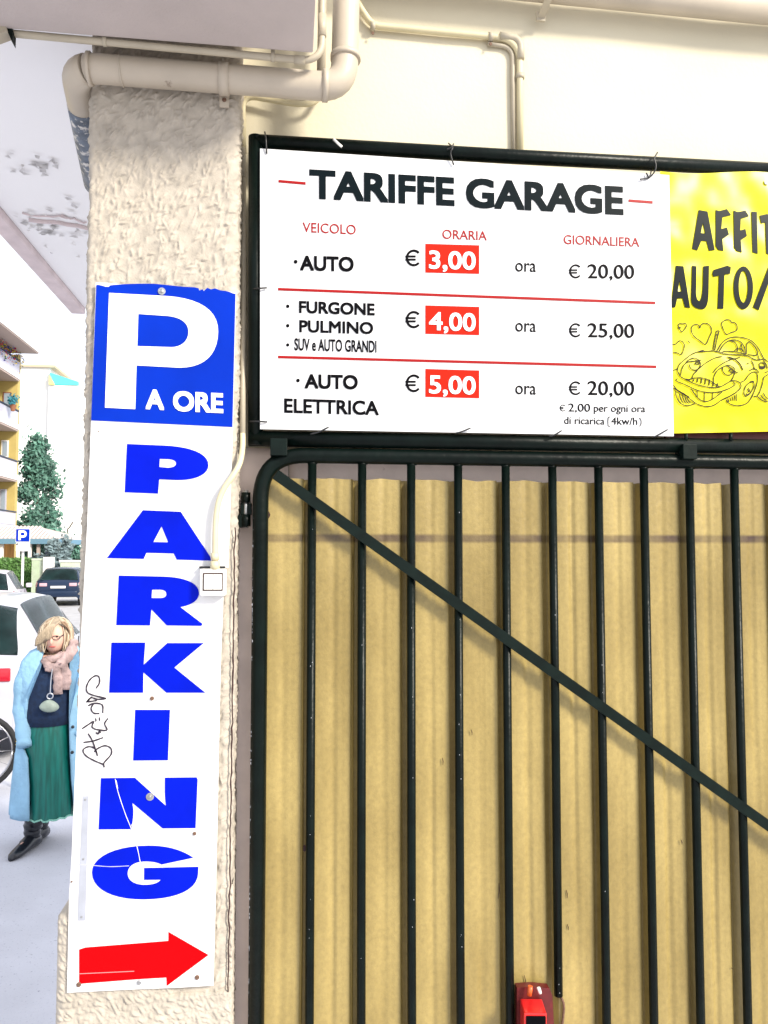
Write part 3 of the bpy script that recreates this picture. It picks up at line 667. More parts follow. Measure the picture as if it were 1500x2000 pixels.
car_strokes = [
 [(232,310),(185,280),(200,240),(240,245),(290,240),(303,285),(240,362),(205,320),(183,285)],
 [(500,310),(480,262),(430,250),(385,290),(380,360),(420,430),(500,490),(585,545),(640,440),(676,350),(650,270),(590,235),(530,250),(500,310)],
 [(970,225),(930,185),(870,190),(822,235),(835,300),(885,395),(960,370),(1040,340),(1045,270),(1010,225),(970,225)],
 [(95,540),(150,540),(200,492),(250,510),(275,570),(235,690),(170,670),(100,655)], [(320,490),(355,525)],
 [(692,630),(735,400),(745,350),(785,352),(770,402),(720,630)], [(735,398),(770,402)],
 [(750,650),(830,520),(930,450),(1040,435),(1150,450),(1260,495),(1350,590),(1400,680),(1440,755)],
 [(780,660),(850,550),(930,490),(1020,480),(1100,510),(1150,580),(1170,690)], [(940,488),(1020,520),(1055,600),(1050,650)],
 [(1120,530),(1105,590),(1140,655)], [(1185,690),(1185,590),(1200,520),(1240,515),(1300,570),(1345,670),(1320,705),(1200,690)],
 [(820,665),(870,645),(1000,650),(1180,690)], [(830,680),(950,690),(1100,702),(1200,715),(1300,765),(1370,772),(1445,760),(1500,800)], [(1000,645),(1060,600),(1110,620),(1130,650)], [(1345,680),(1375,770)],
 [(570,625),(480,650),(380,690),(290,760),(210,830),(178,900),(185,960),(225,1020),(300,1060)],
 [(480,655),(600,645),(690,640),(750,650),(830,675)], [(830,720),(730,740),(600,810),(500,890),(420,970),(385,1040)],
 [(265,850),(330,800),(420,790),(520,775)], [(300,820),(340,770),(420,745),(490,780),(510,830),(500,880),(440,920),(370,900),(340,830)], [(430,830),(460,800),(500,810),(480,835),(430,830)],
 [(270,840),(235,920),(220,1000)], [(500,880),(440,960)],
 [(690,965),(760,880),(860,810),(960,765),(1090,735)], [(900,725),(1000,755),(1090,830),(1135,925)], [(905,728),(1010,765),(1080,825),(1130,915)],
 [(705,1090),(705,1030),(750,940),(830,880),(920,850),(1000,890),(1015,950),(990,1030),(950,1085)], [(840,880),(835,930),(880,985),(950,990),(1000,945)], [(900,860),(1000,930),(1060,965)], [(925,930),(960,910),(1000,940),(960,950),(925,930)],
 [(290,1050),(350,1055),(430,1035),(530,1035),(620,1060),(700,1110),(790,1165)], [(300,1060),(420,1120),(560,1160),(700,1178),(800,1165),(880,1125),(960,1080),(1040,1080),(1095,1120),(1100,1180),(1040,1240),(960,1290),(820,1360),(720,1430),(620,1455),(520,1440),(430,1400),(330,1320),(250,1250)],
 [(175,1040),(155,1080),(250,1120),(340,1160),(460,1215),(600,1245),(740,1245),(850,1220),(950,1180),(1020,1130),(985,1100)],
 [(370,1190),(440,1290),(520,1365),(600,1380),(690,1345),(780,1280),(830,1240)], [(460,1225),(465,1310)], [(570,1245),(565,1375)], [(685,1245),(690,1340)], [(775,1240),(780,1260)],
 [(110,1135),(160,1200),(250,1260),(350,1320)], [(115,1180),(200,1240),(300,1300)], [(145,1230),(160,1320),(220,1410),(320,1442),(430,1412)],
 [(200,1270),(220,1350),(250,1395)],[(240,1290),(265,1360),(290,1400)],[(280,1310),(300,1370),(330,1405)],[(315,1330),(335,1375),(365,1400)],
 [(885,1355),(930,1410),(1020,1440),(1120,1435),(1200,1400),(1260,1320),(1320,1180),(1350,1050),(1330,960),(1280,950),(1220,990),(1160,1070),(1100,1100)], [(820,1360),(930,1310),(1040,1245)],
 [(905,1340),(925,1385)],[(940,1325),(955,1375)],[(970,1310),(985,1370)],[(1000,1290),(1015,1365)],[(1035,1270),(1035,1350),(1045,1370)],
 [(1150,1220),(1180,1150),(1240,1100),(1290,1105),(1290,1170),(1240,1260),(1180,1305),(1150,1280),(1150,1220)], [(1225,1180),(1205,1215),(1225,1240),(1235,1200)], [(1175,1260),(1195,1285),(1215,1265)], [(1240,1080),(1300,1085)],
 [(1225,930),(1290,900),(1340,920),(1365,960)], [(1255,780),(1290,850),(1300,915)], [(1190,825),(1225,818)], [(1290,1305),(1340,1300),(1380,1240),(1420,1120),(1440,1030),(1500,985)], [(1340,1300),(1400,1360),(1500,1388)],
 [(1390,1280),(1430,1340),(1480,1365)],[(1430,1250),(1460,1310),(1500,1340)], [(1370,830),(1400,812),(1440,830),(1455,880),(1430,900),(1385,895),(1370,830)], [(1430,780),(1480,850),(1490,900)], [(1450,960),(1500,940)], [(105,925),(170,905)]]
ribbons('line_drawing', [Z5(s) for s in car_strokes], 1.9, YI, M['ink'], yb_, 4)
for x0,x1,y0 in ((400,430,1100),(440,500,1130),(520,560,1150),(560,610,1160),(620,660,1160),(660,700,1165)): pass
teeth = []
for i in range(8):
    x = 350+i*58; yt = 1045 + (0 if 2<=i<=4 else 12) + max(0,i-5)*28; yb2 = 1075+i*14
    teeth.append(Z5([(x,yt),(x+16,yt),(x+4,yb2),(x-12,yb2)]))
bm_ = bmesh.new()
for t_ in teeth: bm_.from_mesh(slab_me([[P(x,y,YI) for x,y in t_]], .0008))
me_ = bpy.data.meshes.new('m'); bm_.to_mesh(me_); bm_.free(); link('line_drawing', me_, M['ink'], yb_)
link('eye_fill', slab_me([[P(x,y,YI) for x,y in Z5([(1372,860),(1450,865),(1440,905),(1385,900)])]], .0008), M['ink'], yb_)
gr = link('grommet', lathe_me([(.007,0),(.007,.001),(.0045,.0016),(.0035,.001)],18), M['screw'], None); gr.matrix_world = Matrix.Translation(P(1497,356,YI)) @ Matrix.Rotation(R(90),4,'X'); gr.parent = yb_; gr.matrix_parent_inverse = yb_.matrix_basis.inverted()
# dark rail behind the banner foot with studs
box('backing_rail', P(1300,850,-.06).x, P(1700,850,-.06).x, -.062, -.05, P(1400,866,-.06).z, P(1400,836,-.06).z, M['lockdark'], fr)
for px in (1340, 1427): tube('stud', [P(px,846,YF-.012), P(px,862,YF-.012)], .0045, M['strap'], fr)
# cable ties
def tie(pts, label, Y=-.103, r=.0019, m='tie'):
    o = tube('cable_tie', smooth_path([P(x,y,Y+dy) for x,y,dy in pts], 4), r, M[m]); tag(o, label, 'cable tie', 'cable ties holding the boards to the frame'); return o
tie([(517,258,.03),(519,268,.0),(520,284,-.002),(521,300,.002)], 'black tie at the top left corner of the tariff board')
tie([(652,272,.005),(660,280,-.002),(668,287,0)], 'white tie end poking from the top tube left of centre', m='plastic', r=.0030)
tie([(876,280,.02),(884,288,-.004),(880,300,-.004),(886,322,0)], 'black tie over the top tube above the word GARAGE')
tie([(873,292,0),(882,288,-.002),(886,281,0)], 'black tie tail beside the middle top tie')
tie([(1284,298,.0),(1278,310,-.004),(1281,322,-.004),(1279,334,-.003),(1268,347,0),(1250,350,.0)], 'ragged black tie above the right red dash')
tie([(1262,338,0),(1268,346,-.002),(1272,334,-.002)], 'short tie twist at the top right corner of the tariff board')
tie([(496,564,.01),(508,563,-.002),(521,562,0)], 'black tie on the left board edge beside the first red rule')
tie([(488,823,.01),(503,823,-.002),(522,824,0)], 'black tie on the left board edge near the bottom')
tie([(606,848,0),(622,844,-.002),(642,834,-.004)], 'black tie end on the bottom edge under ELETTRICA')
tie([(890,846,0),(902,843,-.002),(919,836,-.004)], 'black tie end on the bottom edge under the red price box')
tie([(1072,852,0),(1082,850,-.002),(1097,841,-.004)], 'black tie end on the bottom edge left of the charging note')
tie([(1277,854,0),(1288,848,-.002),(1304,839,-.004)], 'black tie end at the bottom right corner of the tariff board')

# ================================================================== GATE
gt = thing('garage_gate', 'dark green barred gate backed with ochre corrugated sheet', 'gate', P(900,2100,-.07))
YGt = -.072; RG = .0185
ztop = P(900, 894.5, YGt).z; xpost = P(508, 1100, YGt).x; xr_ = P(1500,1000,YGt).x + .45; zbot = .07
fp = round_path([Vector((xpost,YGt,zbot)), Vector((xpost,YGt,ztop)), Vector((xr_,YGt,ztop)), Vector((xr_,YGt,zbot))], .105, 12)
tube('outer_frame', fp, RG, M['green'], gt, 20)
tube('bottom_rail', [Vector((xpost,YGt,zbot+.02)), Vector((xr_,YGt,zbot+.02))], RG, M['green'], gt, 16)
YBr = -.070; RB = .0104
barpx = [610,708,804,894,987,1078,1168,1257,1347,1436]
xs_ = [P(x, 950, YBr).x for x in barpx]; fit = np.polyfit(range(len(xs_)), xs_, 1)
for i in range(len(xs_)+4):
    x = xs_[i]*.6+np.polyval(fit,i)*.4 if i < len(xs_) else np.polyval(fit,i)
    if x > xr_-.05: break
    z0 = P(1093,1944,YBr).z if i == 5 else zbot+.02
    tube('bar', [Vector((x,YBr,z0)), Vector((x+random.uniform(-.001,.001),YBr,(z0+ztop)/2)), Vector((x,YBr,ztop-.008))], RB, M['green'], gt, 12)
# chips of pale primer along the left post and a few bars
bm = bmesh.new()
for k in range(120):
    if k < 85: px = random.gauss(487,4); py = random.choice([random.uniform(1000,1300), random.uniform(1150,1260), random.uniform(1380,1990), random.uniform(1720,1990)]); px -= (py-1000)*.012; s_ = random.uniform(.0005,.0020)
    else: px = random.choice([606,706,803,897,1093,1183])+random.uniform(-4,3); py = random.uniform(1000,1950); s_ = random.uniform(.0004,.0011)
    c = P(px, py, YGt-.0165 if k < 85 else YBr-.0100)
    if k >= 85: c.x = min(xs_, key=lambda q_: abs(q_-c.x))+random.uniform(-.003,.002); c.y = YBr-RB-.0002
    else:
        dx = max(-.9*RG, min(.3*RG, c.x-xpost)); c.x = xpost+dx; c.y = YGt-math.sqrt(RG*RG-dx*dx)-.0003
    q_ = [bm.verts.new(c+Vector((s_*random.uniform(.4,1)*math.cos(a_)*.8, -.0002, s_*2.2*random.uniform(.5,1)*math.sin(a_)))) for a_ in (.2,1.2,2.3,3.3,4.4,5.4)]
    bm.faces.new(q_)
me_c = bm_mesh(bm); pc_ = link('paint_chips', me_c, mat('pale_primer', (.55,.56,.60), .7), gt); pc_['kind'] = 'stuff'
# weld beads where the bars meet the top rail
for x_ in xs_:
    tube('weld_bead', [Vector((x_-RB*1.1,YBr-.004,ztop-.0175)), Vector((x_,YBr-.0085,ztop-.0185)), Vector((x_+RB*1.1,YBr-.004,ztop-.0175))], [.0022,.0034,.0024], M['green'], gt, 6)
# flat diagonal brace
a = P(538,926,-.0885); b = P(1500,1612,-.0885); dv = (b-a).normalized(); nn = Vector((-dv.z,0,dv.x)) if False else Vector((dv.z,0,-dv.x)); b2 = a+dv*((xr_-.03-a.x)/dv.x)
h = .0125
link('diagonal_brace', slab_me([[a+nn*h, b2+nn*h, b2-nn*h, a-nn*h]], .006), M['strap'], gt)
# corrugated sheet
def corr():
    zt = P(900, 940, -.03).z; x0 = xpost-.005; x1 = xr_+.02; pitch = fit[0]; x_ref = np.polyval(fit, 0)
    nz = 90; xs = np.arange(x0, x1, .004); vs = []; fs = []
    def prof(x, z_=0):
        u = ((x-x_ref)/pitch + .5) % 1.0          # bar sits at u=.5 ; valley just left of it
        # flat crest with soft mid fold; narrow valley 0.30..0.42
        def sm(a,b,t): t = max(0,min(1,(t-a)/(b-a))); return t*t*(3-2*t)
        v = (sm(.325,.345,u)-sm(.50,.53,u))*.032
        uu = (u-.955+.5)%1.0-.5; fold = (.0046*math.exp(-(uu/.075)**2))*(.8+.9*noise.noise(Vector((int((x-x_ref)/pitch+50.5)*3.1,1,z_*1.3)))) + .0012*math.exp(-((u-.12)/.06)**2)
        return v+fold
    for j in range(nz+1):
        z = .06+(zt-.06)*j/nz
        for x in xs:
            e = .0026*noise.noise(Vector((x*7,0,z*3)))+.0005*noise.noise(Vector((x*22,2,z*22)))
            dz = .004*noise.noise(Vector((x*25,9,0))) if j == nz else 0
            vs.append((x+.002*noise.noise(Vector((x*3,5,z*2))), -.054+prof(x, z)+e, z+dz))
    W = len(xs)
    for j in range(nz):
        for i in range(W-1): fs.append((j*W+i, j*W+i+1, (j+1)*W+i+1, (j+1)*W+i))
    return mesh(vs, fs)
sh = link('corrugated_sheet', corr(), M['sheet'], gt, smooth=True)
# small holes and scuffs in the sheet
for px,py,rx_,ry_ in ((524,1005,4,9),(595,1657,5,7),(519,1350,4,4)):
    link('torn_hole', slab_me([[P(px+rx_*math.cos(q*.785)*random.uniform(.6,1.1), py+ry_*math.sin(q*.785)*random.uniform(.6,1.1), -.0605) for q in range(8)]], .001), M['crack'], gt)
for px,py,dx,dy in ((1106,1738,2,16),(1108,1805,2,12),(1024,1905,3,20),(975,1725,-2,30),(920,1425,2,10),(1428,1890,2,3),(700,1740,3,12),(864,1480,1,14),(1330,1640,2,9)):
    tube('scuff', [P(px,py,-.0575), P(px+dx*.5+1,py+dy*.5,-.058), P(px+dx,py+dy,-.0575)], [.0006,.0011,.0005], M['crack'], gt, 5)
# hinge on the left
hg = bpy.data.objects.new('hinge', None); COL.objects.link(hg); hg.location = P(476,1000,-.06); hg.parent = gt; hg.matrix_parent_inverse = gt.matrix_basis.inverted()
for y0,y1 in ((962,982),(1005,1028)):
    tube('knuckle', [P(480,y0,-.055), P(480,y1,-.055)], .0115, M['green'], hg, 14)
tube('pin', [P(480,958,-.055), P(480,1030,-.055)], .0062, M['screw'], hg, 12)
a = P(470,983,-.05); b = P(492,1006,-.05); link('hinge_plate', bm_mesh(box_bm(a.x,b.x,-.06,-.045,b.z,a.z,.0015)), M['strap'], hg)
a = P(461,1006,-.05); b = P(484,1030,-.05); link('hinge_plate', bm_mesh(box_bm(a.x,b.x,-.062,-.012,b.z,a.z,.0015)), M['strap'], hg)
# tabs joining frame and gate
for x0,x1,y0,y1,lab in ((528,561,856,890,'square green tab over the gate corner at left'),(1333,1361,867,897,'square green tab under the yellow banner')):
    a = P(x0,y0,-.1); b = P(x1,y1,-.1)
    o = link('stop_tab', bm_mesh(box_bm(a.x,b.x,-.103,-.06,b.z,a.z,.0015)), M['strap']); tag(o, lab, 'metal tab', 'tabs stopping the gate')
# red lock
lk = thing('gate_lock', 'red box lock with pink top at the foot of the bars', 'lock', P(1045,1990,-.09))
link('back_plate', slab_me([[P(x,y,-.083) for x,y in ((1010,1929),(1040,1927),(1073,1930),(1079,1945),(1082,2000),(1078,2080),(1010,2080))]], .02), M['lockdark'], lk)
bmk = box_bm(-.026,.026,-.058,.0,-.11,0,.003)
o = link('lock_case', bm_mesh(bmk), M['lockred'], None); o.matrix_world = Matrix.Translation(P(1037,1950,-.085)) @ Matrix.Rotation(R(-8),4,'Z'); o.parent = lk; o.matrix_parent_inverse = lk.matrix_basis.inverted()
bmk = box_bm(-.0215,.0235,-.0605,-.0575,-.105,-.006,.002)
o = link('lock_face', bm_mesh(bmk), M['black'], None); o.matrix_world = Matrix.Translation(P(1037,1950,-.085)) @ Matrix.Rotation(R(-8),4,'Z'); o.parent = lk; o.matrix_parent_inverse = lk.matrix_basis.inverted()
tube('knob', [P(1034,1944,-.10), P(1036,1926,-.10)], .0058, M['knob'], lk); tube('knob', [P(1055,1940,-.10), P(1052,1929,-.10)], .0042, M['plastic'], lk)
tube('latch_hook', smooth_path([P(1096,1948,-.06), P(1101,1962,-.06), P(1100,1985,-.06), P(1097,2010,-.06)],4), .003, M['rust'], lk)
# ================================================================== STREET: PERSON
sk = mat('skin', (.70,.42,.33), .55, var=.05, vscale=30)
hair = mat('blond_hair', (.38,.30,.21), .6, var=.3, vscale=60, stretch=(3,3,.6), bump=.8, bscale=90)
hair_d = mat('dark_blond_hair', (.24,.15,.09), .6, var=.3, vscale=60, stretch=(3,3,.6))
coatm = mat('light_blue_wool', (.27,.48,.66), .9, var=.16, vscale=5, bump=1.0, bscale=9, bdist=.03)
swm = mat('navy_knit', (.006,.02,.06), .9, var=.3, vscale=40, bump=.5, bscale=140)
skirtm = mat('emerald_satin', (.0,.13,.105), .45, var=.35, vscale=9, stretch=(6,6,.6))
bootm = mat('black_leather', (.008,.010,.016), .3, coat=.3, bump=.5, bscale=30)
scarfm = mat('dusty_pink_scarf', (.40,.29,.28), .9, var=.45, vscale=16, bump=.9, bscale=45, bdist=.01, dark=(.16,.11,.12), dscale=22, dthr=.60)
bagm = mat('sage_leather_pouch', (.30,.36,.31), .5, var=.15, vscale=30)
DP = 5.05; SP = DP/1500
def build_person():
    pos = onz(66, 1648, 0); pos = at(90, 1600, DP+.06); pos.z = .012
    pr = thing('person', 'woman in open light blue coat, pink scarf and green skirt walking on the pavement', 'person', pos, math.atan2(-(pos.x), pos.y+DC))
    X = lambda px: (px-88)*SP
    Z = lambda py: (1652-py)*SP
    def loft(rings, n=28, arc=None, cap=True):
        vs = []; fs = []
        for q in rings:
            cx, cy, z, rx, ry = q[:5]; a0, a1 = (0, 2*math.pi) if arc is None else (q[5], q[6])
            fold = q[7] if len(q) > 7 else 0
            for k in range(n+(arc is not None)):
                a = a0+(a1-a0)*k/n; f = 1+fold*(.5*math.sin(a*7+z*2)+.5*math.sin(a*11+1.3))
                vs.append((cx+rx*f*math.cos(a), cy+ry*f*math.sin(a), z))
        W = n+(arc is not None)
        for i in range(len(rings)-1):
            for k in range(W if arc is None else W-1):
                fs.append((i*W+k, i*W+(k+1)%W, (i+1)*W+(k+1)%W, (i+1)*W+k))
        if arc is None and cap: fs.append(tuple(range(W-1,-1,-1))); fs.append(tuple((len(rings)-1)*W+k for k in range(W)))
        return mesh(vs, fs)
    # body: one skinned figure
    J = {'pel':(X(88),.0,Z(1410),.115), 'waist':(X(89),.0,Z(1360),.095), 'chest':(X(92),.0,Z(1310),.105), 'neck':(X(98),-.01,Z(1276),.05), 'chin':(X(99),-.015,Z(1264),.052),
         'hd':(X(100),-.02,Z(1240),.078), 'top':(X(101),-.01,Z(1215),.066),
         'shL':(X(55),.0,Z(1296),.045), 'elL':(X(40),.03,Z(1370),.034), 'wrL':(X(42),-.04,Z(1420),.024), 'haL':(X(45),-.06,Z(1434),.024),
         'shR':(X(132),.0,Z(1292),.045), 'elR':(X(152),.03,Z(1368),.034), 'wrR':(X(150),-.04,Z(1420),.024), 'haR':(X(147),-.06,Z(1434),.024),
         'hipL':(X(76),-.01,Z(1425),.085), 'knL':(X(72),-.05,Z(1525),.052), 'anL':(X(66),.0,Z(1632),.034), 'toL':(X(40),-.12,.035,.026),
         'hipR':(X(100),.01,Z(1425),.085), 'knR':(X(90),.08,Z(1525),.052), 'anR':(X(84),.2,Z(1622),.034), 'toR':(X(74),.13,.035,.026)}
    Ed = [('pel','waist'),('waist','chest'),('chest','neck'),('neck','chin'),('chin','hd'),('hd','top'),('chest','shL'),('shL','elL'),('elL','wrL'),('wrL','haL'),('chest','shR'),('shR','elR'),('elR','wrR'),('wrR','haR'),
          ('pel','hipL'),('hipL','knL'),('knL','anL'),('anL','toL'),('pel','hipR'),('hipR','knR'),('knR','anR'),('anR','toR')]
    keys = list(J); me = bpy.data.meshes.new('body'); me.from_pydata([J[k][:3] for k in keys], [(keys.index(a),keys.index(b)) for a,b in Ed], [])
    ob = link('body', me, sk, None); 
    md = ob.modifiers.new('skin','SKIN'); ob.modifiers.new('sub','SUBSURF').levels = 2
    sv = me.skin_vertices[0].data
    for i,k in enumerate(keys): sv[i].radius = (J[k][3],)*2; sv[i].use_root = (k == 'pel')
    bpy.context.view_layer.update()
    m2 = bpy.data.meshes.new_from_object(ob.evaluated_get(bpy.context.evaluated_depsgraph_get())); bpy.data.objects.remove(ob)
    m2.materials.clear()
    def kid(name, me, m, smooth=True, par=pr):
        o = bpy.data.objects.new(name, me); COL.objects.link(o); me.materials.append(m); o.parent = par
        if smooth: me.shade_smooth()
        return o
    body = kid('body', m2, sk)
    # face: tilted down to viewer's left
    hc = Vector((X(98), -.035, Z(1238)))
    def ellip(c, r, rot=None, seg=20):
        bm = bmesh.new(); bmesh.ops.create_uvsphere(bm, u_segments=seg, v_segments=12, radius=1)
        for v in bm.verts:
            p = Vector((v.co.x*r[0], v.co.y*r[1], v.co.z*r[2])); v.co = (rot @ p if rot else p)+c
        return bm_mesh(bm)
    rot = Matrix.Rotation(R(-16),3,'Z') @ Matrix.Rotation(R(10),3,'X')
    kid('face', ellip(hc+Vector((-.004,-.016,-.014)), (.074,.080,.104), rot), sk)
    kid('nose', ellip(hc+rot@Vector((0,-.098,-.018)), (.011,.018,.022), rot), sk)
    lip = mat('lips', (.45,.10,.09), .5)
    kid('mouth', ellip(hc+rot@Vector((0,-.089,-.056)), (.022,.006,.006), rot), lip)
    for s in (-1,1):
        kid('eye', ellip(hc+rot@Vector((s*.029,-.088,.012)), (.011,.005,.004), rot), M['black'])
        kid('ear', ellip(hc+rot@Vector((s*.072,.0,.0)), (.010,.018,.028), rot), sk)
        ring_ = [hc+rot@Vector((s*.030+.025*math.cos(a), -.100, .008+.014*math.sin(a))) for a in [q/14*2*math.pi for q in range(15)]]
        kid('glasses_rim', tube_me(ring_, .0020, 6), bootm)
        kid('glasses_arm', tube_me([hc+rot@Vector((s*.053,-.100,.012)), hc+rot@Vector((s*.082,.0,.020))], .0042, 6), bootm)
    # hair: bob with parting, strands falling over the viewer's left side
    def hair_mesh():
        bm = bmesh.new(); bmesh.ops.create_uvsphere(bm, u_segments=48, v_segments=32, radius=1)
        kill = []
        for v in bm.verts:
            d = v.co.copy(); n1 = noise.noise(Vector((d.x*9, d.y*9, d.z*1.5)))*.06
            p = Vector((d.x*.102, d.y*.102+.012, d.z*.118-.008))*(1+n1)
            if d.z < -.2: p.x *= 1.04; p.z -= .020
            if d.y < -.15 and -.95 < d.z < .55 and abs(d.x+.02-d.z*.20) < .56-.12*d.z: kill.append(v)
            v.co = p+hc+Vector((0,.004,.004))
        bmesh.ops.delete(bm, geom=kill, context='VERTS')
        bmesh.ops.solidify(bm, geom=list(bm.faces), thickness=.012)
        return bm_mesh(bm)
    ho = kid('hair', hair_mesh(), hair)
    for tone, m_, n_ in ((0, hair, 150), (1, hair_d, 60), (2, mat('pale_blond_hair', (.58,.48,.36), .5), 90)):
        bm = bmesh.new()
        for k in range(n_):
            a = random.uniform(.02, 1.02)*math.pi*2
            if -2.30 < ((a+math.pi)%(2*math.pi))-math.pi < -.95: continue
            q = []
            for t in (0,.2,.4,.6,.8,1.0):
                th = .15+t*2.15; z_ = math.cos(th); r_ = math.sin(min(th,1.7))
                aa = a+.25*math.sin(t*3+k)
                q.append(hc+Vector((math.cos(aa)*.108*r_, math.sin(aa)*.106*r_+.016, z_*.122-.006-(.02 if z_ < -.2 else 0)))+Vector((random.gauss(0,.0022),)*3))
            L0 = smooth_path(q,3); bm.from_mesh(tube_me(L0, [.0022+.0016*math.sin(i/len(L0)*3) for i in range(len(L0))], 4))
        me = bpy.data.meshes.new('m'); bm.to_mesh(me); bm.free(); kid('hair_strands', me, m_, par=ho)['kind'] = 'stuff'
    bm = bmesh.new()
    for k in range(26):
        t = k/25; x0 = -.095+.075*t; 
        pts = [hc+Vector((.005+.02*t, -.075, .098)), hc+Vector((x0*.6, -.108, .06)), hc+Vector((x0*1.05-.012, -.100, .0-.01*t)), hc+Vector((x0-.028+.01*t, -.075+random.uniform(-.01,.01), -.062+.045*t))]
        bm.from_mesh(tube_me(smooth_path(pts,5), .0055, 5))
    me = bpy.data.meshes.new('m'); bm.to_mesh(me); bm.free(); kid('fringe', me, hair)
    bm = bmesh.new()
    for k in range(14):
        t = k/13
        pts = [hc+Vector((.03+.02*t,-.078,.09)), hc+Vector((.075,-.075+.03*t,.045)), hc+Vector((.086,-.045+.03*t,-.01)), hc+Vector((.09,-.03+.03*t,-.07))]
        bm.from_mesh(tube_me(smooth_path(pts,5), .006, 5))
    me = bpy.data.meshes.new('m'); bm.to_mesh(me); bm.free(); kid('side_lock', me, hair_d)
    # sweater, skirt
    kid('sweater', loft([(X(98),-.0,Z(1278),.07,.06),(X(94),0,Z(1290),.16,.10),(X(91),-.01,Z(1320),.17,.125),(X(90),-.015,Z(1350),.155,.125),(X(88),-.02,Z(1385),.155,.130),(X(88),-.02,Z(1412),.150,.130)]), swm)
    kid('skirt', loft([(X(88),-.015,Z(1404),.135,.120,0,0,.0),(X(87),-.02,Z(1430),.142,.135,0,0,.01),(X(90),-.02,Z(1480),.140,.135,0,0,.03),(X(93),-.02,Z(1530),.140,.140,0,0,.05),(X(96),-.01,Z(1575),.145,.150,0,0,.07),(X(95),-.01,Z(1589),.148,.155,0,0,.08)], n=64, cap=False), skirtm)
    hem = []
    for k in range(49):
        a = 2*math.pi*k/48; f = 1+.08*(.5*math.sin(a*7+.2)+.5*math.sin(a*11+1.3)); hem.append(Vector((X(95)+.150*f*math.cos(a), -.01+.157*f*math.sin(a), Z(1589)+.006*math.sin(a*15))))
    kid('lace_hem', tube_me(hem, .006, 6), mat('pale_green_lace', (.25,.55,.45), .8, var=.5, vscale=120))
    # coat: open shell with a front gap, hem at the knee
    def ca(cx, rx, xe, left): 
        c = max(-1, min(1, (xe-cx)/rx)); a = math.acos(c); return 2*math.pi - a      # angle on the front (y<0)
    prof = [  # py, left outline, right outline, lapel left, lapel right, ry
        (1262, 70,133, 80,116,.075),(1272, 48,150, 77,122,.10),(1290, 34,160, 72,124,.125),(1330, 27,163, 60,124,.135),(1360, 28,162, 52,124,.14),
        (1395, 30,160, 50,124,.145),(1432, 31,160, 39,125,.15),(1470, 27,160, 54,127,.155),(1520, 23,159, 57,131,.165),(1575, 20,158, 58,137,.175),(1586, 20,157, 58,138,.176)]
    rings = []
    for py,xl,xr,ll,lr,ry in prof:
        xl += 5; xr -= 3; cx = (X(xl)+X(xr))/2; rx = (X(xr)-X(xl))/2
        aR = ca(cx, rx, X(lr), 0)-2*math.pi; aL = ca(cx, rx, X(ll), 1)      # from right lapel round the back to left lapel
        rings.append((cx, .01, Z(py), rx, ry, aR, aL, .05 if py > 1400 else .018))
    me = loft(rings, 56, arc=True); bm = bmesh.new(); bm.from_mesh(me); bmesh.ops.solidify(bm, geom=list(bm.faces), thickness=.012); me = bm_mesh(bm)
    ct = kid('coat', me, coatm)
    for (pts, rr) in (([(X(57),.0,Z(1288)),(X(44),-.005,Z(1325)),(X(40),-.02,Z(1375)),(X(44),-.07,Z(1415)),(X(46),-.13,Z(1446))],[.060,.062,.056,.050,.046]),
                      ([(X(135),.0,Z(1285)),(X(152),-.005,Z(1325)),(X(156),-.02,Z(1375)),(X(152),-.07,Z(1415)),(X(148),-.11,Z(1437))],[.060,.062,.056,.050,.046])):
        pp = smooth_path(pts, 5); r2 = [np.interp(i/(len(pp)-1), np.linspace(0,1,5), rr)*(1+.07*math.sin(i*1.3)+.05*math.sin(i*3.1)) for i in range(len(pp))]
        kid('sleeve', tube_me(pp, r2, 18), coatm, par=ct)
    def lapel(pts):
        bm = bmesh.new(); vs = [bm.verts.new(p) for p in pts]; bm.faces.new(vs); bmesh.ops.solidify(bm, geom=list(bm.faces), thickness=.010); return bm_mesh(bm)
    kid('lapel', lapel([(X(76),-.112,Z(1278)),(X(66),-.118,Z(1300)),(X(50),-.140,Z(1345)),(X(50),-.150,Z(1362)),(X(60),-.150,Z(1330)),(X(72),-.135,Z(1300))]), coatm, False, ct)
    kid('lapel', lapel([(X(124),-.115,Z(1268)),(X(125),-.155,Z(1400)),(X(133),-.150,Z(1360)),(X(150),-.120,Z(1315)),(X(146),-.09,Z(1272))]), coatm, False, ct)
    for py in (1415, 1464): kid('button', ellip(Vector((X(132), -.158, Z(py))), (.011,.005,.011)), bootm, par=ct)
    # scarf: wrap and two hanging ends
    wr = [Vector((X(103)+.098*math.cos(a), -.02+.085*math.sin(a), Z(1279)+.034*math.cos(a-.2)+.0*a)) for a in [q/18*2*math.pi for q in range(19)]]
    kid('scarf', tube_me(wr, [.030+.006*math.sin(i*2.3) for i in range(19)], 12), scarfm)
    for pts, rr in (([(X(76),-.10,Z(1283)),(X(86),-.135,Z(1295)),(X(98),-.150,Z(1302)),(X(104),-.155,Z(1322)),(X(104),-.158,Z(1350))], [.018,.026,.028,.032,.030]),
                    ([(X(132),-.06,Z(1250)),(X(126),-.11,Z(1270)),(X(110),-.145,Z(1290)),(X(94),-.15,Z(1300)),(X(80),-.145,Z(1302))], [.026,.036,.034,.024,.010]),
                    ([(X(112),-.145,Z(1290)),(X(118),-.150,Z(1315)),(X(117),-.150,Z(1342))], [.02,.034,.030])):
        pp = smooth_path(pts, 5); r2 = [np.interp(i/(len(pp)-1), np.linspace(0,1,len(rr)), rr)*(1+.12*math.sin(i*1.9)) for i in range(len(pp))]
        me = tube_me(pp, r2, 12)
        for v in me.vertices: v.co.y = -.135+(v.co.y+.135)*.55
        kid('scarf_end', me, scarfm)
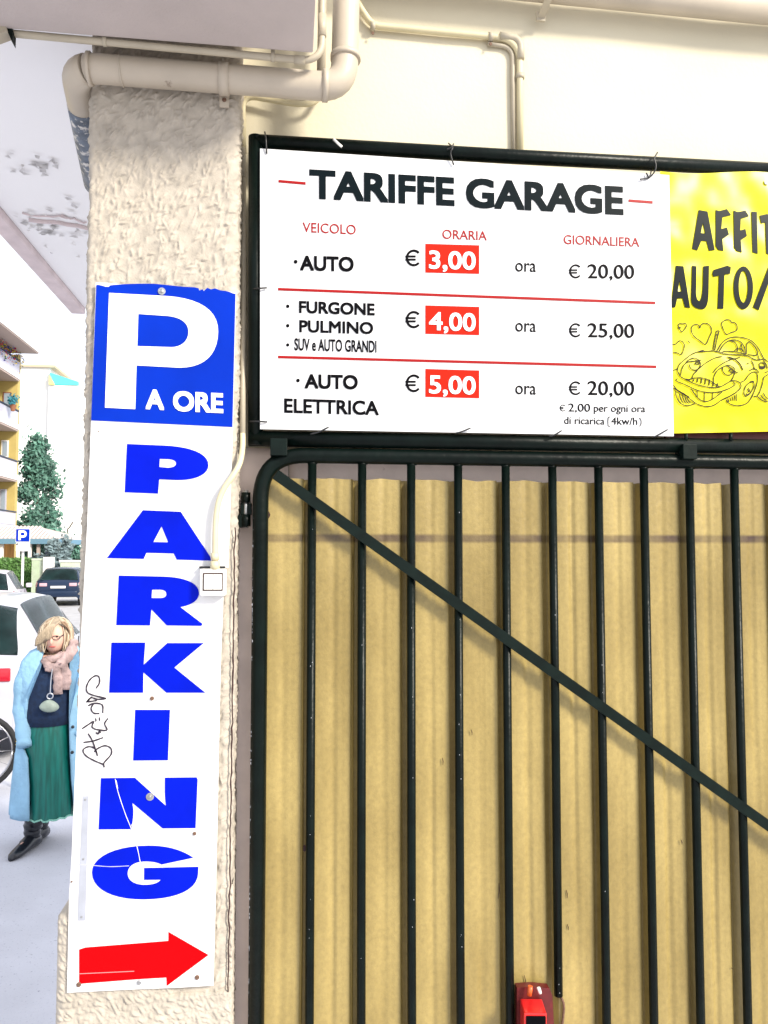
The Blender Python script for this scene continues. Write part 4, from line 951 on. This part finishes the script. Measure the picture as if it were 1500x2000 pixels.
    for lx, ly, ax, ay, fx, fy in ((X(70),-.03,X(64),.0,X(30),-.15),):
        pass
    # boots: shaft, ankle folds, foot pointing to the viewer's left
    def boot(kx,ky,axx,ayy,tx,ty):
        sh = smooth_path([(kx,ky,.42),(kx,ky,.30),((kx+axx)/2,(ky+ayy)/2,.20),(axx,ayy,.13),(axx,ayy,.07)],5)
        r2 = [np.interp(i/(len(sh)-1),[0,.3,.6,.85,1],[.070,.068,.060,.052,.050])*(1+.07*math.sin(i*1.9)) for i in range(len(sh))]
        bm = bmesh.new(); bm.from_mesh(tube_me(sh, r2, 16))
        a = Vector((axx,ayy,0)); t = Vector((tx,ty,0)); d = (t-a); L = d.length; d.normalize(); s = Vector((-d.y,d.x,0))
        prof = [(-.055,.030,.040),(-.045,.045,.085),(0,.048,.105),(.05,.046,.095),(.10,.046,.072),(.16,.045,.055),(L-.03,.036,.045),(L,.016,.030)]
        vs=[];n=16
        for u,hw,h in prof:
            for k in range(n):
                an = 2*math.pi*k/n; vs.append(bm.verts.new(a+d*u+s*hw*math.cos(an)+Vector((0,0,max(.0,h/2+h/2*math.sin(an)*1.0)))))
        for i in range(len(prof)-1):
            for k in range(n): bm.faces.new((vs[i*n+k],vs[i*n+(k+1)%n],vs[(i+1)*n+(k+1)%n],vs[(i+1)*n+k]))
        bm.faces.new(vs[:n][::-1]); bm.faces.new(vs[-n:])
        return bm_mesh(bm)
    kid('boot', boot(X(72),-.04,X(64),.0,X(28),-.20), bootm)
    kid('boot', boot(X(84),.08,X(78),.15,X(52),.02), bootm)
    # pouch hanging on a cord
    def pouch():
        bm = bmesh.new(); bmesh.ops.create_uvsphere(bm, u_segments=24, v_segments=14, radius=1)
        for v in bm.verts:
            z = v.co.z; zz = z*.044 if z > 0 else z*.036
            v.co = Vector((v.co.x*.060*(1-.22*max(0,z)), v.co.y*.030, zz-.25*v.co.x*.02))
            v.co += Vector((X(89), -.185, Z(1371)))
        return bm_mesh(bm)
    pb = bpy.data.objects.new('pouch_bag', pouch()); COL.objects.link(pb); pb.data.materials.append(bagm); pb.data.shade_smooth()
    pb.matrix_world = Matrix.Translation(pr.location) @ Matrix.Rotation(pr.rotation_euler.z, 4, 'Z')
    tag(pb, 'small sage green pouch hanging at the woman\'s waist', 'bag')
    def kb(name, me, m): 
        o = bpy.data.objects.new(name, me); COL.objects.link(o); me.materials.append(m); o.parent = pb; return o
    kb('ring', tube_me([Vector((X(90)+.018*math.cos(a), -.185, Z(1351)+.018*math.sin(a))) for a in [q/14*2*math.pi for q in range(15)]], .004, 6), M['alu'])
    kb('cord', tube_me(smooth_path([(X(90),-.18,Z(1345)),(X(91),-.165,Z(1320)),(X(93),-.16,Z(1300))],4), .003, 6), M['alu'])
build_person()

# ================================================================== CARS
tyre = mat('tyre_rubber', (.012,.012,.013), .8); glassm = mat('car_glass', (.012,.035,.035), .12, spec=.35, var=.5, vscale=3)
rimm = mat('alloy_rim', (.45,.45,.48), .3, .8); chrome = mat('dark_trim', (.02,.02,.02), .4); tail = mat('tail_light_red', (.45,.005,.02), .2, coat=.6)
tail_p = mat('tail_light_pale', (.62,.35,.40), .2, coat=.5)
def car(label, origin, heading, paint, L=4.05, Wd=1.74, H=1.48, tailm=tail, group='cars parked along the street', estate=False):
    """origin: ground under the rear right corner; heading: unit vector pointing forward"""
    yaw = math.atan2(-heading[0], heading[1]); t = thing('parked_car', label, 'car', (origin[0],origin[1],0), yaw, group)
    hw = Wd/2; k = H/1.48
    # y, z_low, z_mid(hw), z_belt, hw_belt, z_roof, hw_roof
    st = [(0,.38,.60,hw*.80,.86,hw*.76,.875,hw*.70),(.03,.30,.60,hw*.90,.90,hw*.84,.925,hw*.76),(.12,.26,.62,hw*.96,.96,hw*.90,1.00,hw*.80),(.30,.24,.62,hw*.99,.99,hw*.94,1.24,hw*.74),(.55,.22,.62,hw,1.0,hw*.96,1.42,hw*.68),
          (1.0,.22,.62,hw,.99,hw*.97,1.475,hw*.68),(1.7,.22,.62,hw,.97,hw*.97,1.48,hw*.69),(2.3,.22,.62,hw,.95,hw*.97,1.43,hw*.67),(2.75,.22,.62,hw,.94,hw*.96,1.20,hw*.72),(3.05,.22,.62,hw,.93,hw*.95,.965,hw*.80),
          (3.5,.24,.60,hw*.99,.84,hw*.92,.88,hw*.78),(3.85,.28,.56,hw*.95,.72,hw*.86,.77,hw*.74),(4.0,.32,.52,hw*.86,.62,hw*.80,.66,hw*.68),(4.05,.38,.50,hw*.78,.56,hw*.74,.58,hw*.6)]
    A = np.array(st); A[:,0] *= L/4.05; A[:,[1,2,4,6]] *= k
    ys = np.concatenate([np.linspace(A[i,0],A[i+1,0],4,endpoint=False) for i in range(len(A)-1)]+[[A[-1,0]]])
    def cr(xs, vs, x):
        i = max(0, min(len(xs)-2, int(np.searchsorted(xs, x)-1))); h0 = xs[i+1]-xs[i]; u = (x-xs[i])/h0
        m0 = (vs[i+1]-vs[max(i-1,0)])/(xs[i+1]-xs[max(i-1,0)])*h0; j = min(i+2,len(xs)-1); m1 = (vs[j]-vs[i])/(xs[j]-xs[i])*h0
        return (2*u**3-3*u*u+1)*vs[i]+(u**3-2*u*u+u)*m0+(-2*u**3+3*u*u)*vs[i+1]+(u**3-u*u)*m1
    B = np.array([[y]+[cr(A[:,0],A[:,c],y) for c in range(1,8)] for y in ys])
    def sect(b):
        y,zl,zm,hm,zb,hb,zr,hr = b
        half = [(hm*.93,zl),(hm*.985,zl+.08),(hm,zm),(hm*.995,(zm+zb)/2),(hb,zb),(hb-.02+(hr-hb)*.30,zb+(zr-zb)*.34),(hb-.02+(hr-hb)*.66,zb+(zr-zb)*.70),(hr,zr-.028*min(1,(zr-zb)/.2)),(hr*.72,zr+.006),(hr*.36,zr+.018),(0,zr+.022)]
        return [(x-hw, y, z) for x,z in half] + [(-x-hw, y, z) for x,z in half[-2::-1]]
    Gd = [sect(b) for b in B]; nW = len(Gd[0]); nS = len(Gd)
    vs = [p for s in Gd for p in s]; fs = []
    for i in range(nS-1):
        for j in range(nW-1): fs.append((i*nW+j, (i+1)*nW+j, (i+1)*nW+j+1, i*nW+j+1))
    fs.append(tuple(range(nW))); fs.append(tuple((nS-1)*nW+j for j in range(nW-1,-1,-1)))
    def kid(name, me, m, smooth=True, par=t):
        o = bpy.data.objects.new(name, me); COL.objects.link(o); me.materials.append(m); o.parent = par
        if smooth: me.shade_smooth()
        return o
    body = kid('body', mesh(vs, fs), paint); 
    def patch(name, i0,i1,j0,j1, m, off=.006):
        bm = bmesh.new(); g_ = {}
        c = Vector((-hw, L/2, .8))
        for i in range(i0,i1+1):
            for j in range(j0,j1+1):
                p = Vector(Gd[i][j]); a_ = Vector(Gd[min(i+1,nS-1)][j])-Vector(Gd[max(i-1,0)][j]); b_ = Vector(Gd[i][min(j+1,nW-1)])-Vector(Gd[i][max(j-1,0)])
                n_ = a_.cross(b_)
                if n_.length < 1e-9: n_ = p-c
                n_.normalize()
                if n_.dot(p-c) < 0: n_ = -n_
                g_[i,j] = bm.verts.new(p+n_*off)
        for i in range(i0,i1):
            for j in range(j0,j1): bm.faces.new((g_[i,j],g_[i+1,j],g_[i+1,j+1],g_[i,j+1]))
        bmesh.ops.solidify(bm, geom=list(bm.faces), thickness=.004)
        return kid(name, bm_mesh(bm), m)
    f = lambda y: int(np.argmin(abs(ys-y*L/4.05)))
    M2 = nW-1
    patch('rear_window', f(.14), f(.52), 7, M2-7, glassm)
    patch('windscreen', f(2.36), f(3.0), 8, M2-8, glassm)
    for (a_, b_, c_, d_) in ((4,7,0,0),(M2-7,M2-4,0,0)):
        patch('side_window', f(.62), f(1.35), a_+(a_==4)*0+1*(a_!=4)*0, b_, glassm)
        patch('side_window', f(1.42), f(2.35), a_, b_, glassm)
        patch('front_quarter_window', f(2.38), f(2.75), a_, b_-1 if a_ == 4 else b_, glassm)
    patch('tail_light', f(.03), f(.26), 3, 4, tailm, .012); patch('tail_light', f(.03), f(.26), M2-4, M2-3, tailm, .012)
    # lower rear: bumper, plate, boot line
    bp = bm_mesh(box_bm(-hw-hw*.80, -hw+hw*.80, -.055, .03, .36*k, .60*k, .03)); kid('bumper', bp, paint)
    kid('number_plate', bm_mesh(box_bm(-hw-.26, -hw+.26, -.018, .005, .70*k, .79*k, .004)), M['whitep'])
    for s in (-1,1):
        tl = bm_mesh(box_bm(-hw+s*hw*.62-.13, -hw+s*hw*.62+.13, -.016, .01, .78*k, .90*k, .012)); kid('tail_light', tl, tailm)
    for s in (-1,1):
        for y in (.72, 3.25):
            x = -hw+s*(hw-.10); wy = y*L/4.05
            bm = bmesh.new(); n=28; pr_ = [(.16,-.1),(.30,-.10),(.325,-.07),(.325,.07),(.30,.10),(.215,.105),(.205,.06),(.16,.06)]
            me = lathe_me(pr_, n)
            o = kid('wheel', me, tyre); o.matrix_local = Matrix.Translation((x, wy, .325)) @ Matrix.Rotation(R(90)*s, 4, 'Y')
            rm = lathe_me([(.20,.04),(.20,.095),(.18,.10),(.05,.07),(.045,.10),(.01,.105)], n); oo = kid('rim', rm, rimm, par=o)
            arch = kid('wheel_arch', lathe_me([(.375,-.02),(.375,.0),(.33,.002),(.32,.0)], n), chrome, par=t); arch.matrix_local = Matrix.Translation((-hw+s*(hw-.004), wy, .34)) @ Matrix.Rotation(R(90)*s, 4, 'Y')
        mr_ = bm_mesh(box_bm(-hw+s*(hw+.09)-.08, -hw+s*(hw+.09)+.08, 2.5*L/4.05, 2.62*L/4.05, .98*k, 1.10*k, .03)); kid('mirror', mr_, paint)
        for y in (1.38, 2.42):
            kid('door_gap', bm_mesh(box_bm(-hw+s*hw-.006, -hw+s*hw+.006, y*L/4.05, y*L/4.05+.008, .32*k, .93*k)), chrome, False)
        kid('door_handle', bm_mesh(box_bm(-hw+s*(hw-.002)-.012, -hw+s*(hw-.002)+.014, 1.50*L/4.05, 1.66*L/4.05, .86*k, .885*k, .006)), paint)
    return t
silver = mat('silver_white_paint', (.44,.44,.50), .28, coat=.5, var=.05, vscale=2); pale = mat('pale_lilac_paint', (.58,.54,.60), .3, coat=.4); dblue = mat('dark_blue_paint', (.002,.014,.045), .25, coat=.15)
pr0 = at(66, 1400, 7.0); pr1 = at(164, 1400, 9.9); hd = Vector((pr1.x-pr0.x, pr1.y-pr0.y, 0)).normalized()
car('silver white hatchback close behind the woman', (pr0.x, pr0.y), hd, silver, 4.1, 1.76, 1.50)
pr0 = at(30, 1150, 19.5); car('pale hatchback with a pink tail light beyond the silver car', (pr0.x, pr0.y), Vector((-.22,.975,0)).normalized(), pale, 4.0, 1.72, 1.50, tail)
pr0 = at(160, 1150, 28.5); car('dark blue hatchback seen from behind beside the pillar edge', (pr0.x, pr0.y), Vector((-.10,.99,0)).normalized(), dblue, 3.8, 1.66, 1.42, tail_p)

# bicycle: wheel with a yellow coil lock at the left edge
bi = thing('parked_bicycle', 'parked bicycle wheel with yellow striped cable at the left edge', 'bicycle', at(-30,1500,6.3))
bc = at(-46, 1437, 6.3); bc.z = .315
def wheel_at(c, ax_ang, nm):
    u = Vector((math.cos(ax_ang), math.sin(ax_ang), 0)); pts = [c+u*.30*math.cos(a)+Vector((0,0,.30*math.sin(a))) for a in [q/32*2*math.pi for q in range(33)]]
    o = tube(nm, pts, .022, tyre, bi, 10); q2 = [c+(p-c)*.90 for p in pts]; tube('rim', q2, .008, rimm, o, 6)
    for k in range(14):
        a = k/14*2*math.pi; cyl_between('spoke', c, c+u*.27*math.cos(a)+Vector((0,0,.27*math.sin(a))), .0018, rimm, o, 5)
    tube('hub', [c-Vector((-u.y,u.x,0))*.04, c+Vector((-u.y,u.x,0))*.04], .02, rimm, o, 8); return u
u = wheel_at(bc, R(15), 'wheel'); bc2 = bc-u*1.02; wheel_at(bc2, R(15), 'wheel')
Zv = Vector((0,0,1))
tube('frame', [bc, bc+Zv*.48-u*.20, bc2+u*.45+Zv*.50, bc2], .016, dblue, bi, 8); tube('frame', [bc+Zv*.40-u*.18, bc-u*.52-Zv*.02, bc2], .016, dblue, bi, 8)
tube('handlebar', smooth_path([bc-u*.2+Zv*.48, bc-u*.24+Zv*.66, bc-u*.12+Zv*.70],4), .012, chrome, bi, 8)
lkp = [bc+u*.32+Zv*z_ + Vector((-u.y,u.x,0))*-.04 for z_ in np.linspace(.10,-.27,40)]
yl = tube('coil_lock', [p+u*(.02*math.cos(i*1.9))+Vector((0,.02*math.sin(i*1.9),0)) for i,p in enumerate(lkp)], .007, mat('yellow_plastic_coil', (.62,.46,.06), .5), bi, 6)

# ================================================================== P SIGN ON POLE
d_ = 24.0
sp = thing('parking_post', 'small blue P sign on a white pole behind the parked cars', 'sign', (at(42,1150,d_).x, at(42,1150,d_).y, 0))
def pan(name, x0,y0,x1,y1, d, m, par, th=.03, dy=0):
    a = at(x0,y0,d); b = at(x1,y1,d); yy = (a.y+b.y)/2+dy
    return link(name, bm_mesh(box_bm(min(a.x,b.x),max(a.x,b.x),yy,yy+th,min(a.z,b.z),max(a.z,b.z),.004)), m, par)
pan('panel', 31,1032.5,58,1059, d_, M['whitep'], sp); pan('blue_panel', 32.2,1033.5,57,1057.5, d_, M['bluesq'], sp, .03, -.012)
pan('sub_panel', 31.5,1059.8,57.5,1076.5, d_, M['whitep'], sp)
a = at(40,1150,d_)
cyl_between('pole', Vector((at(42,1100,d_).x, a.y+.06, 0)), Vector((at(42,1100,d_).x, a.y+.06, at(42,1034,d_).z)), .04, M['whitep'], sp, 12)
yq = (at(32.2,1033.5,d_).y+at(57,1057.5,d_).y)/2-.016
def Pf(x,y):
    p = at(x,y,d_); return Vector((p.x, yq, p.z))
link('letter', slab_me([[Pf(x,y) for x,y in l] for l in path_loops('M 36.5 1036 L 45 1036 C 50 1036 52 1039 52 1043 C 52 1047 50 1050 45 1050 L 41 1050 L 41 1055 L 36.5 1055 Z M 41 1040 L 45 1040 C 47 1040 48 1041 48 1043 C 48 1045 47 1046 45 1046 L 41 1046 Z')], .01), M['letw'], sp)
link('arrow_mark', slab_me([[Pf(x,y) for x,y in ((33,1062),(36,1061),(36,1064),(33,1064))]], .004), M['black'], sp)

# ================================================================== APARTMENT BUILDING
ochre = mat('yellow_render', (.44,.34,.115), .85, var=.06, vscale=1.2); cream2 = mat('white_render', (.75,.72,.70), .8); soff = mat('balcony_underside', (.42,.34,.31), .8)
gl2 = mat('window_glass_far', (.25,.30,.36), .15, coat=.5); shut = mat('brown_shutter', (.20,.08,.05), .6); railm = mat('balcony_glass_panel', (.45,.45,.55), .3, coat=.2); ironm = mat('dark_iron', (.02,.03,.06), .5)
DB = 46.0
tipB = at(38, 745, DB); xb = tipB.x; yfar = tipB.y; xw = xb-1.25; ynear = yfar-26
ab = thing('apartment_building', 'yellow apartment block with stacked balconies at the left edge', 'building', (xw-5, yfar-10, 0))
def bx(name, x0,x1,y0,y1,z0,z1,m,par,bev=0): return link(name, bm_mesh(box_bm(x0,x1,y0,y1,z0,z1,bev)), m, par)
zrf = at(75,693,DB).z
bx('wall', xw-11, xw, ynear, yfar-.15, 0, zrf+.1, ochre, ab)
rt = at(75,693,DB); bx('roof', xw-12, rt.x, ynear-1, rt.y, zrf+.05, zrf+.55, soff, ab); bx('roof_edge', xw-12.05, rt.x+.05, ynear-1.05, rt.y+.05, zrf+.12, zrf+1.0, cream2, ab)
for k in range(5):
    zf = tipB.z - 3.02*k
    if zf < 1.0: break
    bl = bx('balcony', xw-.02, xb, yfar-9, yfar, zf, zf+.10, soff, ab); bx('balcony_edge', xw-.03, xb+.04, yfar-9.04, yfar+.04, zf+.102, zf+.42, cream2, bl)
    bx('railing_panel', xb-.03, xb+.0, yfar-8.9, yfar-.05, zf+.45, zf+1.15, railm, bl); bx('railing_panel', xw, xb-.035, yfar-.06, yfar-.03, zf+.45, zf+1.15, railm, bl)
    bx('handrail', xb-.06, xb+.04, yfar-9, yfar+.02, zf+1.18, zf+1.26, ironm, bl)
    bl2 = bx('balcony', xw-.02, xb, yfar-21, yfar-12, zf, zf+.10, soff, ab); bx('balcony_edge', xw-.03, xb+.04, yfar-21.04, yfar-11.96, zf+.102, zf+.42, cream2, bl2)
    bx('railing_panel', xb-.03, xb+.0, yfar-20.9, yfar-12.05, zf+.45, zf+1.15, railm, bl2)
    for y in (yfar-2.1, yfar-5.4, yfar-8.2, yfar-14, yfar-18):
        wn = bx('window', xw-.01, xw+.05, y, y+1.3, zf+.45, zf+2.55, shut if k < 2 else cream2, ab); bx('pane', xw+.03, xw+.07, y+.12, y+1.18, zf+.6, zf+2.4, gl2, wn)
    for y in (yfar-.15,):
        wn = bx('window', xw-2.3, xw-1.2, y, y+.05, zf+1.0, zf+2.5, shut if k < 1 else cream2, ab); bx('pane', xw-2.2, xw-1.3, y+.03, y+.07, zf+1.1, zf+2.4, gl2, wn)
bx('side_block', xw-.02, xb-.12, yfar+.06, yfar+.5, 0, zrf+.04, ochre, ab)
for (xa_, xb_, ya_, yb2_, mm) in ((10,25,768,803,shut),(9,22,862,895,cream2),(8,20,957,1002,railm)):
    a_ = at(xa_,ya_,DB+.2); b_ = at(xb_,yb2_,DB+.2)
    wn = bx('window', a_.x, b_.x, yfar+.0, yfar+.055, b_.z, a_.z, mm, ab); bx('pane', a_.x+.07, b_.x-.07, yfar-.02, yfar+.0, b_.z+.07, a_.z-.07, gl2, wn)
# flowers along the top balcony
cols = [((.45,.02,.03),'red'),((.65,.45,.02),'yellow'),((.06,.04,.30),'violet'),((.05,.12,.03),'green')]
for ci,(c,nm) in enumerate(cols):
    bm = bmesh.new()
    for k in range(330):
        y = yfar-9+random.random()*9.1; z = tipB.z+.95+random.gauss(.45,.35); x = xb+random.uniform(-.1,.25); s = random.uniform(.03,.09)
        q = [bm.verts.new((x+random.uniform(-s,s), y+random.uniform(-s,s), z+random.uniform(-s,s))) for _ in range(4)]
        bm.faces.new(q[:3]); bm.faces.new((q[0],q[2],q[3]))
    me = bpy.data.meshes.new('m'); bm.to_mesh(me); bm.free()
    o = link('balcony_flowers', me, mat(nm+'_blossom', c, .8)); o['kind'] = 'stuff'; tag(o, f'{nm} blooms and leaves spilling along the top balcony rail', 'flowers')
pt = link('balcony_plant', lathe_me([(.10,0),(.16,.25),(.19,.34),(.17,.36)],12), mat('terracotta_pot', (.25,.10,.05), .8)); p_ = at(25,803,DB-2); pt.location = p_
plf = []
for k in range(160):
    c_ = Vector((random.gauss(0,.16),random.gauss(0,.16),.62+random.gauss(0,.17))); a_ = Vector((random.gauss(0,1),random.gauss(0,1),random.gauss(0,1))).normalized(); b_ = a_.orthogonal().normalized(); plf.append((c_-a_*.09, c_+b_*.045, c_+a_*.09, c_-b_*.045))
plo = link('foliage', mesh([v for q in plf for v in q], [(4*i,4*i+1,4*i+2,4*i+3) for i in range(len(plf))]), mat('teal_plant', (.02,.17,.22), .7)); plo.parent = pt
tag(pt, 'teal potted plant on the second balcony from the top', 'potted plant')

# pale far building and its turquoise gable
pf = thing('far_building', 'washed out white building behind the yellow block with a turquoise gable', 'building', (at(80,1081,85).x, at(80,1081,85).y, 0))
def far_box(name, x0,x1,y0, d, m, par, depth=10, zlow=0):
    a = at(x0,y0,d); b = at(x1,y0,d); return bx(name, a.x, b.x, a.y, a.y+depth, zlow, a.z, m, par)
wpale = mat('bleached_render', (.80,.79,.76), .9); 
far_box('wall', 20,95,712,85, wpale, pf); bx('cornice', at(20,712,85).x, at(97,712,85).x+.5, at(20,712,85).y-.3, at(20,712,85).y+10, at(50,712,85).z-.25, at(50,712,85).z, mat('beige_cornice', (.50,.42,.30), .9), pf)
far_box('side_wing', 95,165,752,85, wpale, pf)
tq = mat('turquoise_gable_paint', (.10,.62,.58), .7); yl_ = mat('pale_yellow_gable', (.75,.62,.25), .8)
def tri(name, pts, d, m, par):
    L_ = [at(x,y,d) for x,y in pts]; y0 = L_[0].y; L_ = [Vector((p.x,y0,p.z)) for p in L_]; return link(name, slab_me([L_], .5), m, par)
tri('gable', [(96,727),(150,744),(150,751),(106,751)], 85, tq, pf); tri('gable', [(95.5,733),(104,746),(106,751),(95.5,751)], 84.8, yl_, pf)

# ================================================================== TREES AND SHRUBS
leafm = [mat('evergreen_leaf', (.07,.17,.13), .6, var=.6, vscale=1.2), mat('light_leaf', (.09,.20,.05), .6, var=.4, vscale=3), mat('blue_grey_leaf', (.15,.21,.23), .7, var=.6, vscale=3), mat('palm_leaf', (.03,.14,.08), .6, var=.3, vscale=3)]
barkm = mat('bark', (.10,.08,.06), .9, var=.3, vscale=5)
def leaves(n, fn, size, m):
    vs = []; fs = []
    for k in range(n):
        c = fn()
        if c is None: continue
        s = size*random.uniform(.6,1.4); a = Vector((random.gauss(0,1),random.gauss(0,1),random.gauss(0,1))).normalized(); b = a.orthogonal().normalized()
        i = len(vs); vs += [c-a*s, c+b*s*.5, c+a*s, c-b*s*.5]; fs.append((i,i+1,i+2,i+3))
    return mesh(vs, fs)
def conifer(label, base, h, r0, n, m, name='evergreen_tree', size=.16):
    t = thing(name, label, 'tree', base)
    tr = tube('trunk', [base, base+Vector((.05,0,h*.5)), base+Vector((0,0,h*.95))], [.16,.10,.03], barkm, t, 8)
    clump = [(random.random(), random.uniform(0,6.28)) for _ in range(60)]
    def fn():
        t_, a_ = random.choice(clump); z = .06+.94*t_; rr = r0*(1-z)**.55*(.75+.25*math.sin(a_*3+z*9)); 
        q = random.uniform(.45,1); return base+Vector((math.cos(a_)*rr*q, math.sin(a_)*rr*q, h*z))+Vector((random.gauss(0,.26),random.gauss(0,.26),random.gauss(0,.30)))
    o = link('crown', leaves(n, fn, size, m), m, t); return t
tb_ = at(68, 1081, 52); tb_.z = 0
conifer('dark evergreen tree rising beside the yellow block', tb_, 9.5, 2.6, 12000, leafm[0])
def bush(label, c, rx, rz, n, m, name='shrub', size=.10, cat='shrub'):
    t = thing(name, label, cat, (c.x,c.y,0)); base = Vector((c.x,c.y,0))
    for k in range(4): tube('stem', [base, Vector((c.x+random.uniform(-.4,.4)*rx, c.y, c.z*.7))], [.04,.02], barkm, t, 6)
    cl = [Vector((random.gauss(0,.45)*rx, random.gauss(0,.45)*rx, random.uniform(-.9,.9)*rz)) for _ in range(26)]
    def fn(): return c+random.choice(cl)+Vector((random.gauss(0,.14)*rx, random.gauss(0,.14)*rx, random.gauss(0,.14)*rz))
    link('foliage', leaves(n, fn, size, m), m, t); return t
bush('blue grey bush at the end of the tiled pavilion', at(112,1085,37), .9, .85, 2600, leafm[2])
bush('mixed green shrub beside the pillar edge under the palm', at(147,1085,41), .75, .7, 1800, leafm[0])
bush('dark shrubs inside the pavilion between its posts', at(72,1082,42), 1.1, .7, 2200, leafm[0])
pm = thing('palm_bush', 'spiky green palm top above the pavilion roof end', 'palm', (at(137,1081,44).x, at(137,1081,44).y, 0))
pc = at(137,1060,44); tube('trunk', [Vector((pc.x,pc.y,0)), pc], [.14,.10], barkm, pm, 8)
vs=[];fs=[]
for k in range(120):
    a = random.uniform(0,6.28); e = random.uniform(-.6,1.3); d = Vector((math.cos(a)*math.cos(e), math.sin(a)*math.cos(e), math.sin(e))); s = d.orthogonal().normalized()*.04; L_ = random.uniform(.5,.85); i=len(vs)
    m_ = pc+d*L_*.6; vs += [pc-s, pc+s, m_+s, m_-s, pc+d*L_+Vector((0,0,-.15))]; fs += [(i,i+1,i+2,i+3),(i+3,i+2,i+4)]
link('fronds', mesh(vs,fs), leafm[3], pm)
bt = thing('bare_branch_tree', 'thin bare sapling sticking up by the palm', 'tree', (at(131,1081,46).x, at(131,1081,46).y, 0))
q = [at(131,1081,46)]; q[0].z = 0; q += [at(131,1045,46), at(136,1030,46), at(143,1019,46)]; tube('trunk', smooth_path(q,4), .04, barkm, bt, 6)
# hedge, fence, gate pier
h0 = at(-60,1092,34); h1 = at(63,1092,34); hz = h0.z
hb = bx('hedge', h0.x, h1.x, h0.y, h0.y+.7, 0, hz-.08, leafm[1], None); tag(hb, 'clipped light green hedge in front of the pavilion', 'hedge')
link('foliage', leaves(6500, lambda: Vector((random.uniform(h0.x,h1.x), h0.y+random.uniform(-.12,.1), random.uniform(0,hz+.05))), .07, leafm[1]), leafm[1], hb)
fm = mat('pale_green_fence_paint', (.52,.60,.46), .6, var=.1, vscale=3)
fe = thing('metal_fence', 'pale green railing fence between hedge and white pier', 'fence', (at(75,1100,33.6).x, at(75,1100,33.6).y, 0))
a = at(63,1093,33.6); b = at(84,1093,33.6)
for k in range(12):
    x = a.x+(b.x-a.x)*k/11; bx('rail_bar', x-.012, x+.012, a.y, a.y+.03, .1, a.z, fm, fe)
bx('top_rail', a.x-.03, b.x+.03, a.y-.01, a.y+.04, a.z-.03, a.z+.05, fm, fe); bx('bottom_panel', a.x, b.x, a.y+.032, a.y+.06, .0, .9, fm, fe)
pi = at(84,1088,33.5); pj = at(101,1088,33.5); o = bx('gate_pier', pi.x, pj.x, pi.y, pi.y+.4, 0, pi.z, cream2, None, .02); tag(o, 'white rendered gate pier right of the fence', 'pier')
a = at(118,1094,36); b = at(190,1094,36)
fe2 = thing('garden_wall', 'low pale green wall behind the dark blue car', 'wall', (a.x,a.y,0)); bx('wall_panel', a.x, b.x, a.y, a.y+.15, 0, a.z-.1, fm, fe2); bx('coping', a.x-.05, b.x+.05, a.y-.04, a.y+.2, a.z-.098, a.z, cream2, fe2)

# ================================================================== PAVILION with tiled roof
tilem = mat('weathered_roof_tile', (.50,.44,.42), .85, var=.2, vscale=6); fasc = mat('blue_grey_fascia', (.12,.24,.34), .6)
DV = 38.0
e_l = at(-60,1053,DV); e_r = at(107,1053,DV); e_b = at(131,1053,DV+6); zr = at(60,1029,DV+2.5).z; ze = e_l.z
pv = thing('pavilion', 'low tiled pavilion with blue fascia behind the hedge', 'pavilion', (e_r.x-3, e_r.y+2, 0))
X0, X1, Y0, Y1 = e_l.x, e_r.x, e_r.y, e_r.y+5.2
rx = X1-1.6; ry0 = (Y0+Y1)/2
rv = [(X0,Y0,ze),(X1,Y0,ze),(X1+.9,Y1,ze),(X0,Y1,ze),(X0,ry0,zr),(rx,ry0,zr)]
rf = link('roof', mesh(rv, [(0,1,5,4),(1,2,5),(2,3,4,5),(0,4,3),(3,2,1,0)]), tilem, pv)
# rows of round tiles on the visible slopes, each course a ridge of its own
up_ = Vector((0, ry0-Y0, zr-ze)); nr_ = 7
tl = mesh([(-.085,0,0),(0,0,.05),(.085,0,0),(-.085,.34,.06),(0,.34,.11),(.085,.34,.06),(0,0,0)], [(0,1,4,3),(1,2,5,4),(0,6,1),(6,2,1)]); tl.materials.append(tilem)
ang = math.atan2(zr-ze, ry0-Y0); cnt = 0
for r_ in range(nr_):
    f_ = r_/nr_; xx = X1-.12-f_*1.6
    while xx > X1-5.6 and cnt < 240:
        o = bpy.data.objects.new('roof_tile', tl); COL.objects.link(o); o.location = (xx, Y0+(ry0-Y0)*f_, ze+(zr-ze)*f_+.01); o.rotation_euler = (ang-.12,0,0); o.parent = rf; xx -= .19; cnt += 1
bx('fascia', X0, X1+.06, Y0-.06, Y0-.01, ze-.24, ze+.01, fasc, pv)
link('fascia', mesh([(X1+.03,Y0-.06,ze-.24),(X1+.03,Y0-.06,ze+.01),(X1+.95,Y1,ze+.01),(X1+.95,Y1,ze-.24),(X1+.08,Y0-.06,ze-.24),(X1+.08,Y0-.06,ze+.01),(X1+1.0,Y1,ze+.01),(X1+1.0,Y1,ze-.24)], [(0,1,2,3),(7,6,5,4),(0,4,5,1),(3,2,6,7),(0,3,7,4),(1,5,6,2)]), fasc, pv)
for px, mm in ((62,cream2),(78,soff),(94,ironm),(40,cream2),(10,cream2)):
    p_ = at(px,1070,DV+.3); bx('post', p_.x-.07, p_.x+.07, Y0+.15, Y0+.29, 0, ze-.02, mm, pv)
wl = at(-60,1070,DV+2); wr_ = at(29,1070,DV+2); bx('orange_screen', wl.x, wr_.x, Y0+2.2, Y0+2.3, 0, ze-.05, mat('orange_timber', (.62,.36,.14), .7, var=.25, vscale=2, stretch=(4,1,.3)), pv)
